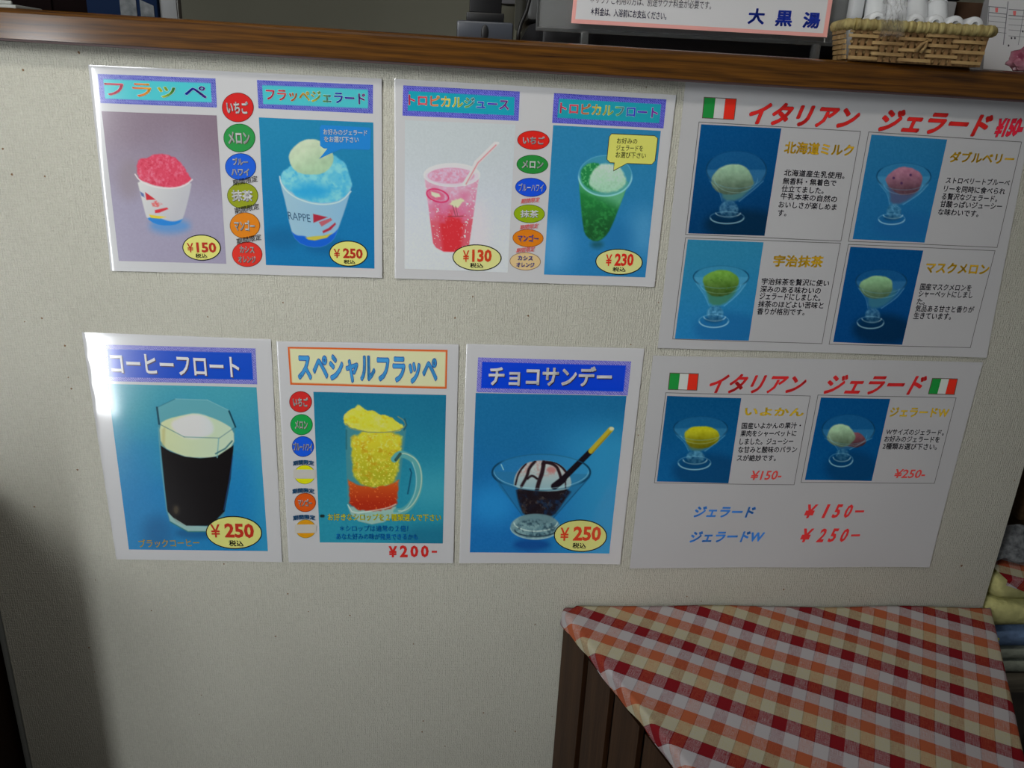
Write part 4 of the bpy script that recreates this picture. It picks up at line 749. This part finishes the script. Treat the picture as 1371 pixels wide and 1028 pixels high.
bev_box('tag_plate', .0400, .0585, .130, .1325, z0 + .045, z0 + .085, mat('pale_tag', (.42, .43, .48), .5), cr, .0006); bev_box('tag_stem', .0400, .0585, .133, .139, z0 + .0002, z0 + .046, mat('beige_plastic', (.22, .22, .17), .6), cr, .001)
q = Poster('print', [(650, -6), (688, -4), (688, 2), (650, 1)], (110, 108, 120), PAP, '', Y=.1296, lam=False, wave=0, base=.0, root=cr); q.text('Smart', (651, 1), (688, 2), 8, (30, 30, 60), .03, 1) if False else None
cab = tube('power_cable', [(.0590, .045, top_z(.06) + .0026), (.0592, .046, top_z(.06) + .010), (.0615, .047, 1.309), (.0670, .050, 1.322), (.0715, .055, 1.34), (.073, .06, 1.42)], .0023, BLK); tag(cab, 'black cable rising from the counter between display pole and acrylic case', 'cable')
# clear acrylic case carrying the fee sign
ACR = mat('clear_acrylic', (.80, .82, .82), .08, trans=.85, ior=1.46, alpha=1); SILV = noisy(mat('silver_grey_case', rough=.35, metal=.0), (.06, .062, .062), (.105, .106, .104), 5); FRO = mat('frosted_edge', (.13, .135, .135), .2, trans=.5)
ST = empty('acrylic_stand', (.25, .06, z0), 'clear acrylic stand with grey edges behind the pink bordered fee sign', 'stand')
def tilt_box(name, x0, x1, y0, y1, za, zb, m, par, bev=.001):
    return bev_box(name, x0, x1, y0, y1, za + 0, zb, m, par, bev)
bev_box('front_pane', .078, .452, .046, .049, 1.303, 1.46, ACR, ST, .0008)
for x in (.128, .392): bev_box('leg', x, x + .009, .040, .050, top_z(x) + .0002, 1.3045, FRO, ST, .002)
for x in (.078, .449): bev_box('edge_strip', x, x + .0025, .044, .051, 1.3032, 1.46, FRO, ST, .0006)
bev_box('bottom_rail', .078, .452, .0435, .0458, 1.3025, 1.3065, FRO, ST, .0008)
RG = empty('cash_register', (.27, .22, z0), 'grey cash register with a black base behind the clear acrylic stand', 'cash register')
bev_box('base', .088, .455, .075, .33, top_z(.05) + .0002, 1.3145, DARKP, RG, .004); bev_box('body', .070, .480, .085, .33, 1.3150, 1.47, SILV, RG, .006)
V = [(.062, .082, top_z(.07) + .001), (.088, .082, top_z(.08) + .001), (.088, .082, 1.315), (.074, .082, 1.3105), (.062, .20, top_z(.07) + .001), (.088, .20, top_z(.08) + .001), (.088, .20, 1.315), (.074, .20, 1.3105)]
mesh_obj('side_wedge', V, [(0, 1, 2, 3), (4, 7, 6, 5), (0, 4, 5, 1), (1, 5, 6, 2), (2, 6, 7, 3), (3, 7, 4, 0)], DARKP, RG)
for k in range(3): bev_box('panel_rib', .4555, .481, .081, .0848, 1.325 + k * .03, 1.337 + k * .03, mat('grey_rib', (.18, .19, .19), .4), RG, .001)
# fee sign
FS = Poster('fee_sign', [(770.2, -30), (1118, -22), (1106.7, 50), (764.6, 31)], (142, 142, 152), LAM, 'white fee notice with a pink border standing on the counter beside the basket', 'sign', Y=.036, wave=.0003, base=.0005, lam=True)
FS.sheet((184, 112, 114)); FS.rect('white_panel', [(775.2, -26), (1111, -16), (1101.5, 44.6), (770, 25.6)], (142, 142, 152), 1)
FS.text('＊サウナご利用の方は、別途サウナ料金が必要です。', (790, 4.5), (951.4, 13), 11.5, (45, 42, 52), .008, 2); FS.text('＊料金は、入浴前にお支払ください。', (790.5, 20.5), (891.7, 27), 11, (32, 30, 52), .025, 2)
for t, x0, x1, yb in (('大', 1000, 1022, 32.3), ('黒', 1036.5, 1059, 35.2), ('湯', 1073, 1096, 37.6)): FS.text(t, (x0, yb), (x1, yb + .8), 21.5, (14, 30, 112), .045, 2)
# ---- left end: books/boxes on the staff side
NAVY = mat('navy_card', (.004, .013, .042), .7, spec=.1); BRN = noisy(mat('dark_brown_leather', rough=.8, spec=.05), (.004, .002, .002), (.007, .004, .004), 12)
kb = empty('dark_organiser', (-.50, .17, top_z(-.5)), 'very dark brown upright box at the left end of the counter', 'box')
zz = top_z(-.5); bev_box('box_body', -.575, -.4165, .10, .22, zz + .0002, zz + .16, BRN, kb, .004); bev_box('box_lid', -.578, -.4155, .097, .223, zz + .1602, zz + .172, BRN, kb, .003)
for k in range(3): bev_box('ridge', -.555 + k * .045, -.552 + k * .045, .0975, .0998, zz + .004, zz + .15, BRN, kb, .0006)
pl = empty('serving_tray', (-.515, .045, zz), 'white flat tray edge at the far left of the counter', 'tray'); bev_box('tray_plate', -.62, -.468, .030, .090, zz + .0002, zz + .0052, mat('pale_tray', (.42, .44, .42), .4), pl, .002); bev_box('tray_rim', -.62, -.474, .034, .037, zz + .0053, zz + .009, mat('pale_tray_rim', (.40, .42, .40), .4), pl, .001)
nb = empty('navy_leaflet_box', (-.37, .13, top_z(-.37)), 'navy blue leaflet box with two pale printed labels near the left of the counter', 'box')
zn = top_z(-.37); bev_box('box_body', -.4150, -.3385, .075, .16, zn + .0002, zn + .13, NAVY, nb, .002)
LBL = noisy(mat('faded_label', rough=.6), (.04, .05, .055), (.13, .14, .15), 130); V = [(-.386, .0745, zn + .002), (-.3665, .0745, zn + .002), (-.3665, .0745, zn + .030), (-.386, .0745, zn + .034)]
for a, b_, h1, h2 in ((-.3785, -.3610, .031, .026), (-.3570, -.3425, .0205, .0150)):
    V = [(a, .0749, zn + .0015), (b_, .0749, zn + .0015), (b_, .0749, zn + h2), (a, .0749, zn + h1)]; V += [(x, y - .0006, z) for x, y, z in V]
    mesh_obj('label', V, [(0, 1, 2, 3), (7, 6, 5, 4), (0, 4, 5, 1), (1, 5, 6, 2), (2, 6, 7, 3), (3, 7, 4, 0)], LBL, nb)
gs = empty('grey_file', (-.329, .14, zn), 'grey white upright file beside the navy leaflet box', 'file'); bev_box('file_cover', -.3380, -.3195, .080, .092, zn + .0002, zn + .12, mat('grey_white_card', (.20, .21, .22), .6), gs, .001); bev_box('file_edge', -.3193, -.3180, .081, .091, zn + .0002, zn + .118, mat('grey_board', (.15, .155, .15), .6), gs, .0004)
tp = tube('loose_thread', [(-.275, .06, 1.340), (-.2735, .06, 1.325), (-.2705, .06, 1.3165)], .0005, mat('white_thread', (.7, .7, .7), .5)); bpy.data.objects.remove(tp)

# ---- wicker basket with white bottles
def basket():
    bx0, bx1 = .4110, .5480; y0, y1 = -.026, .026; zb = top_z(.48) + .0004; tlt = math.radians(.545)
    o = empty('wicker_basket', ((bx0 + bx1) / 2, (y0 + y1) / 2, zb), 'small woven wicker basket full of white bottles at the counter edge', 'basket')
    rim = noisy(mat('wrapped_reed_rim', rough=.7), (.22, .16, .05), (.50, .42, .17), 120, (3, .4, .4), bump=.8); sp = noisy(mat('woven_splint', rough=.65), (.26, .15, .055), (.46, .31, .13), 60, (.4, 1, 2), bump=.3); stk = noisy(mat('brown_stake', rough=.7), (.17, .09, .03), (.32, .18, .07), 80)
    rows = 6; H = .0305; flare = .006; cols = 5; cw = (bx1 - bx0) / cols
    def fz(x): return -math.tan(tlt) * (x - .48)
    def strip(xa, xb, yc, zc, h, th, bow, mtl=sp, nm='splint', side=False):
        n = 5; V = []
        for i in range(n):
            t = i / (n - 1); a = xa + (xb - xa) * t; w = bow * math.sin(t * math.pi)
            for dz in (-h / 2, h / 2):
                for dy in (0, th):
                    V.append((a, yc - w + dy, zc + dz + fz(a)) if not side else (yc + w - dy, a, zc + dz + fz(yc)))
        Fc = []
        for i in range(n - 1):
            b0 = i * 4; c0 = b0 + 4; Fc += [(b0, c0, c0 + 2, b0 + 2), (b0 + 1, b0 + 3, c0 + 3, c0 + 1), (b0 + 2, c0 + 2, c0 + 3, b0 + 3), (b0, b0 + 1, c0 + 1, c0)]
        Fc += [(0, 2, 3, 1), (4 * n - 4, 4 * n - 3, 4 * n - 1, 4 * n - 2)]
        return mesh_obj(nm, V, Fc, mtl, o)
    for r in range(rows):
        zc = zb + .0035 + r * (H - .005) / (rows - 1) * 1.0; fl = flare * r / rows
        for c in range(cols):
            w0 = bx0 - fl + c * cw; xa = max(bx0 - fl, w0 - .003); xb = min(bx1 + fl * .5, w0 + cw + .003)
            if xb - xa < .006: continue
            front = (c + r // 1) % 2 == 0; strip(xa + (0 if front else .002), xb - (0 if front else .002), y0 - fl - (.0016 if front else -.0004), zc + random.uniform(-.0006, .0006), .0032 if front else .0026, .0013, .0016 if front else -.0004)
        for c in range(3):
            strip(y0 + .004 + c * .016, y0 + .020 + c * .016, bx1 + fl, zc, .0042, .0014, .002, side=True); strip(y0 + .004 + c * .016, y0 + .020 + c * .016, bx0 - fl, zc, .0042, .0014, -.001, side=True)
            strip(bx0 + c * .045, bx0 + .046 + c * .045, y1 + .0014 , zc, .0042, .0014, -.002)
    for k in range(19):
        x = bx0 + .002 + k * (bx1 - bx0 - .006) / 18; V, Fc = box_vf(x, x + .0046, y0 - .0001, y0 + .0010, zb + .0004, zb + H); V = [(a, b_ - flare * (c - zb) / H, c + fz(a)) for a, b_, c in V]; mesh_obj('stake', V, Fc, stk, o)
    V, Fc = box_vf(bx0 + .002, bx1 - .002, y0 + .003, y1 - .002, zb + .0003, zb + .002); V = [(a, b_, c + fz(a)) for a, b_, c in V]; mesh_obj('bottom_mat', V, Fc, stk, o)
    V, Fc = box_vf(bx0 + .001, bx1 - .001, y0 + .0036, y0 + .0044, zb + .002, zb + H); V = [(a, b_ - flare * (c - zb) / H, c + fz(a)) for a, b_, c in V]; mesh_obj('inner_lining', V, Fc, stk, o)
    # reed-wrapped rim
    pts = []; c = .006; X0, X1, Y0, Y1 = bx0 - flare + .001, bx1 + flare - .001, y0 - flare, y1 + .003
    for a, b_ in ((X0 + c, Y0), (X1 - c, Y0), (X1, Y0 + c), (X1, Y1 - c), (X1 - c, Y1), (X0 + c, Y1), (X0, Y1 - c), (X0, Y0 + c), (X0 + c, Y0)): pts.append(Vector((a, b_, zb + H + .0048 + fz(a))))
    P = []
    for a, b_ in zip(pts[:-1], pts[1:]):
        n = max(2, int((b_ - a).length / .0016))
        for i in range(n): P.append(a.lerp(b_, i / n))
    P.append(pts[-1]); tube('rim', P, [.0056 + .0005 * math.sin(i * 1.3) + .0003 * math.sin(i * 3.1) for i in range(len(P))], rim, o, 10)
    # twisted fastening knot in front
    kx = bx0 + .070; tube('reed_knot', [(kx - .003, y0 - .0065, zb + .012), (kx, y0 - .0105, zb + .019), (kx + .004, y0 - .0105, zb + .0225), (kx + .0045, y0 - .0085, zb + .017), (kx + .002, y0 - .0065, zb + .011)], .0020, sp, o, 8)
    o.rotation_euler[2] = BYAW
    return zb, H
BYAW = math.radians(-8); BC = ((.4110 + .5480) / 2, 0.0)
def brot(x, y): c, s_ = math.cos(BYAW), math.sin(BYAW); return BC[0] + c * (x - BC[0]) - s_ * (y - BC[1]), BC[1] + s_ * (x - BC[0]) + c * (y - BC[1])
zb, BH = basket()
WP = mat('milky_white_plastic', (.68, .70, .72), .35, coat=.3); WC = mat('white_cap_plastic', (.74, .76, .78), .3); BLS = mat('pale_blue_film', (.20, .32, .42), .4)
def bottle(loc, rot, r, ln, label, group):
    o = empty('small_bottle', loc, label, 'bottle', group); o.rotation_euler = rot
    n = 24
    def lathe(name, prof, m):
        V = [(r_ * math.cos(2 * math.pi * k / n), r_ * math.sin(2 * math.pi * k / n), z) for r_, z in prof for k in range(n)]; Fc = [(i * n + k, i * n + (k + 1) % n, (i + 1) * n + (k + 1) % n, (i + 1) * n + k) for i in range(len(prof) - 1) for k in range(n)]
        Fc += [tuple(range(n))[::-1], tuple((len(prof) - 1) * n + k for k in range(n))]
        me = bpy.data.meshes.new(name); me.from_pydata(V, [], Fc); me.polygons.foreach_set('use_smooth', [True] * len(Fc)); me.materials.append(m); ob = bpy.data.objects.new(name, me); COL.objects.link(ob); ob.parent = o; return ob
    lathe('body', [(r * .55, 0), (r * .80, .0004), (r * .94, .0016), (r, .0042), (r, ln * .55), (r * .99, ln * .8), (r * .95, ln * .9)], WP)
    lathe('cap', [(r * .92, ln * .9), (r * .98, ln * .91), (r * .98, ln * .975), (r * .90, ln * .99), (r * .74, ln), (r * .1, ln)], WC)
    lathe('base_ring', [(r * .50, -.0001), (r * .46, -.0006), (r * .40, -.0006), (r * .36, .0008)], WC)
    return o
# lower row lies with round ends to the front; upper row leans up behind
bot0 = bottle((0, 0, 0), (0, 0, 0), .0096, .026, 'white', 'white bottles lying in the front row of the basket')
def copy_tree(src):
    c = src.copy(); COL.objects.link(c)
    for ch in src.children: d = ch.copy(); COL.objects.link(d); d.parent = c
    return c
places = ['leftmost', 'second from left', 'third from left', 'fourth from left', 'fifth from left', 'rightmost, below the paper form,']
for i in range(6):
    b_ = bot0 if i == 0 else copy_tree(bot0); x = .4365 + i * .0200
    b_.location = (*brot(x, -.0215), zb + BH + .0100 - math.tan(math.radians(.545)) * (x - .48)); b_.rotation_euler = (math.radians(-90 - 4), 0, BYAW + math.radians(random.uniform(-3, 3)))
    b_['label'] = 'white bottle with round base forward, %s in front row' % places[i].replace(',', '') 
    b_['label'] = b_['label'].replace('  ', ' ')
bot1 = bottle((0, 0, 0), (0, 0, 0), .0112, .032, 'white', 'white bottles lying in the upper row of the basket')
for i in range(4):
    b_ = bot1 if i == 0 else copy_tree(bot1); x = .4445 + i * .0222
    b_.location = (*brot(x, .0135), zb + BH + .0120 - math.tan(math.radians(.545)) * (x - .48) - i * .0010); b_.rotation_euler = (math.radians(-38), math.radians(5), BYAW)
    b_['label'] = 'white bottle in the upper row of the basket, %s of four' % ('leftmost', 'second from left', 'third from left', 'rightmost')[i]
# crinkled clear wrapper, white tube with blue band, paper form, brown carton, pink bag
WT = empty('white_tube', (.4300, .030, zb), 'white tube with a bright blue band at the left end of the basket', 'tube')
bev_box('tube_body', .421, .436, .024, .038, zb + BH + .013, zb + .12, mat('white_tube_plastic', (.62, .64, .66), .4), WT, .004); bev_box('blue_band', .4205, .4365, .0235, .0385, zb + BH + .0085, zb + BH + .0128, mat('bright_blue', (.01, .09, .45), .4), WT, .001); bev_box('tube_foot', .422, .435, .025, .037, zb + .003, zb + BH + .0085, mat('white_tube_foot', (.6, .62, .64), .4), WT, .003)
def wrapper():
    m = mat('clear_film', (.9, .9, .9), .1, trans=.95, alpha=.55, ior=1.2); V = []; nu, nv = 18, 14; rnd = random.Random(3)
    for j in range(nv + 1):
        for i in range(nu + 1):
            u = i / nu; v = j / nv; V.append((.4275 + .0255 * u + .0012 * rnd.uniform(-1, 1), -.0405 + .009 * v + .0020 * rnd.uniform(-1, 1), zb + BH - .006 + .052 * v + .0015 * rnd.uniform(-1, 1)))
    o = mesh_obj('clear_wrapper', V, [(j * (nu + 1) + i, (j + 1) * (nu + 1) + i, (j + 1) * (nu + 1) + i + 1, j * (nu + 1) + i + 1) for j in range(nv) for i in range(nu)], m); s_ = o.modifiers.new('t', 'SOLIDIFY'); s_.thickness = .0002
    tag(o, 'crinkled clear plastic wrapper hanging over the left corner of the basket', 'wrapper')
wrapper()
CT = empty('brown_carton', (.585, .13, top_z(.58)), 'brown cardboard carton behind the right side of the basket', 'carton'); zt = top_z(.58); cm = noisy(mat('brown_cardboard', rough=.8), (.075, .036, .018), (.10, .05, .026), 10)
bev_box('carton_body', .548, .640, .120, .20, top_z(.50) + .0002, zt + .078, cm, CT, .002); bev_box('carton_flap', .548, .640, .1185, .1198, zt + .060, zt + .079, cm, CT, .0005)
CL = empty('clear_pouch', (.56, .10, zt), 'dark strapped pouch lying on top behind the basket', 'pouch'); bev_box('pouch_body', .500, .585, .096, .112, zt + .0775, zt + .092, mat('dark_pouch', (.02, .02, .03), .4), CL, .004); bev_box('pouch_support', .505, .580, .098, .110, zt + .0002, zt + .077, mat('pale_pouch_card', (.35, .35, .36), .6), CL, .002)
# paper form
PF = Poster('paper_form', [(1325, -10), (1400, -6), (1388, 98), (1316, 92)], (128, 126, 130), PAP, 'white ruled paper form standing behind the right end of the basket', 'form', Y=.075, wave=.0003, base=.0002, lam=False)
PF.sheet(); GRL = (70, 70, 76)
def rule(a, b_, w=1.0, c=GRL): 
    d = np.array(b_) - np.array(a); n = np.array([-d[1], d[0]]) / np.hypot(*d) * w / 2; PF.shape('ruled_line', [([tuple(np.array(a) - n), tuple(np.array(b_) - n), tuple(np.array(b_) + n), tuple(np.array(a) + n)], c, 0)], 1)
for y in (8.5, 16.5, 21, 28, 35, 42): rule((1323, y), (1347, y + 2.6), 1.1 if y < 20 else .6)
for y in (12.5, 20.5, 25, 33, 40, 48): rule((1350, y), (1385, y + 2.6), 1.1 if y < 22 else .6)
rule((1349.5, 2), (1343, 60), 1.2); rule((1371, 12), (1363, 60), .7); rule((1324, 8), (1322, 40), .9)
for cx, cy in ((1334, 13.5), (1358, 17.8)): PF.shape('red_mark', [([(cx - 2, cy - 3), (cx + 2.2, cy - 3), (cx + 1.6, cy + 3), (cx - 1.6, cy + 3)], (150, 70, 72), 0)], 1)
for cx, cy in ((1354, 51), (1358.5, 51), (1350, 61), (1369, 42)): PF.shape('ink_dot', [([(cx + 1.2 * math.cos(t), cy + 1.6 * math.sin(t)) for t in np.linspace(0, 6.28, 9)[:-1]], (40, 38, 45), 0)], 1)
bev_box('backing_card', .600, .672, .0765, .0785, top_z(.64) + .0002, 1.40, mat('grey_backing_card', (.25, .25, .26), .7), None, .0003)
bc = bpy.data.objects['backing_card']; bc.parent = PF.root; bc.location = -Vector(PF.root.location)
def pink_bag():
    rnd = random.Random(8); bm = bmesh.new(); bmesh.ops.create_icosphere(bm, subdivisions=4, radius=1); c = Vector((.6200, -.004, top_z(.61) + .0120))
    for v in bm.verts:
        d = v.co.normalized(); k = 1 + .22 * mnoise.noise(d * 2.4) + .10 * mnoise.noise(d * 6); v.co = Vector((d.x * .024 * k, d.y * .015 * k, max(d.z * .015 * k, -.0112)))
    o = bm_obj('bag_body', bm, noisy(mat('pink_film', rough=.2, coat=.5), (.22, .02, .06), (.42, .24, .28), 40)); r = empty('pink_bag', c, 'crinkled pink plastic bag at the right end of the counter', 'bag'); o.parent = r
    tube('tied_end', [c + Vector((.0, 0, .013)), c + Vector((.006, .0, .020)), c + Vector((.015, .002, .025))], [.003, .002, .004], bpy.data.materials['pink_film'], r, 8)
pink_bag()

# ------------------------------------------------------------------ glass door the daylight comes through, and the ceiling tube's fitting
dr = struct(empty('door_1', (-1.72, -2.05, 0))); FRM = mat('grey_door_frame', (.25, .25, .25), .5)
bev_box('door_stile', -2.23, -2.175, -2.08, -2.03, 0, 2.06, FRM, dr); bev_box('door_stile', -1.265, -1.21, -2.08, -2.03, 0, 2.06, FRM, dr); bev_box('door_rail', -2.175, -1.265, -2.08, -2.03, 2.005, 2.06, FRM, dr); bev_box('door_rail', -2.175, -1.265, -2.08, -2.03, 0, .09, FRM, dr)
bev_box('glass_pane', -2.175, -1.265, -2.06, -2.052, .09, 2.005, mat('door_glass', (.9, .95, .95), .05, trans=.9), dr, 0)
wn = struct(empty('added_frame_1', (-1.47, -1.80, 2.02))); wn.rotation_euler = bpy.data.objects['high_left_light'].rotation_euler  # unseen frame added around the high left light, tilted with it
for i_, (x0_, x1_, y0_, y1_) in enumerate(((-.50, -.455, -.5, .5), (.455, .50, -.5, .5), (-.455, .455, -.50, -.455), (-.455, .455, .455, .50))):
    V, Fc = box_vf(x0_, x1_, y0_, y1_, -.03, .03); me_ = bpy.data.meshes.new('added_frame_bar'); me_.from_pydata(V, [], Fc); me_.materials.append(FRM); o_ = bpy.data.objects.new('added_frame_bar', me_); COL.objects.link(o_); o_.parent = wn
lf = empty('ceiling_lamp', (-.55, -.75, 2.42), 'long white ceiling lamp fitting above the front of the counter', 'lamp'); bev_box('housing', -1.02, -.08, -.83, -.67, 2.385, 2.42, mat('white_enamel', (.7, .7, .7), .4), lf)
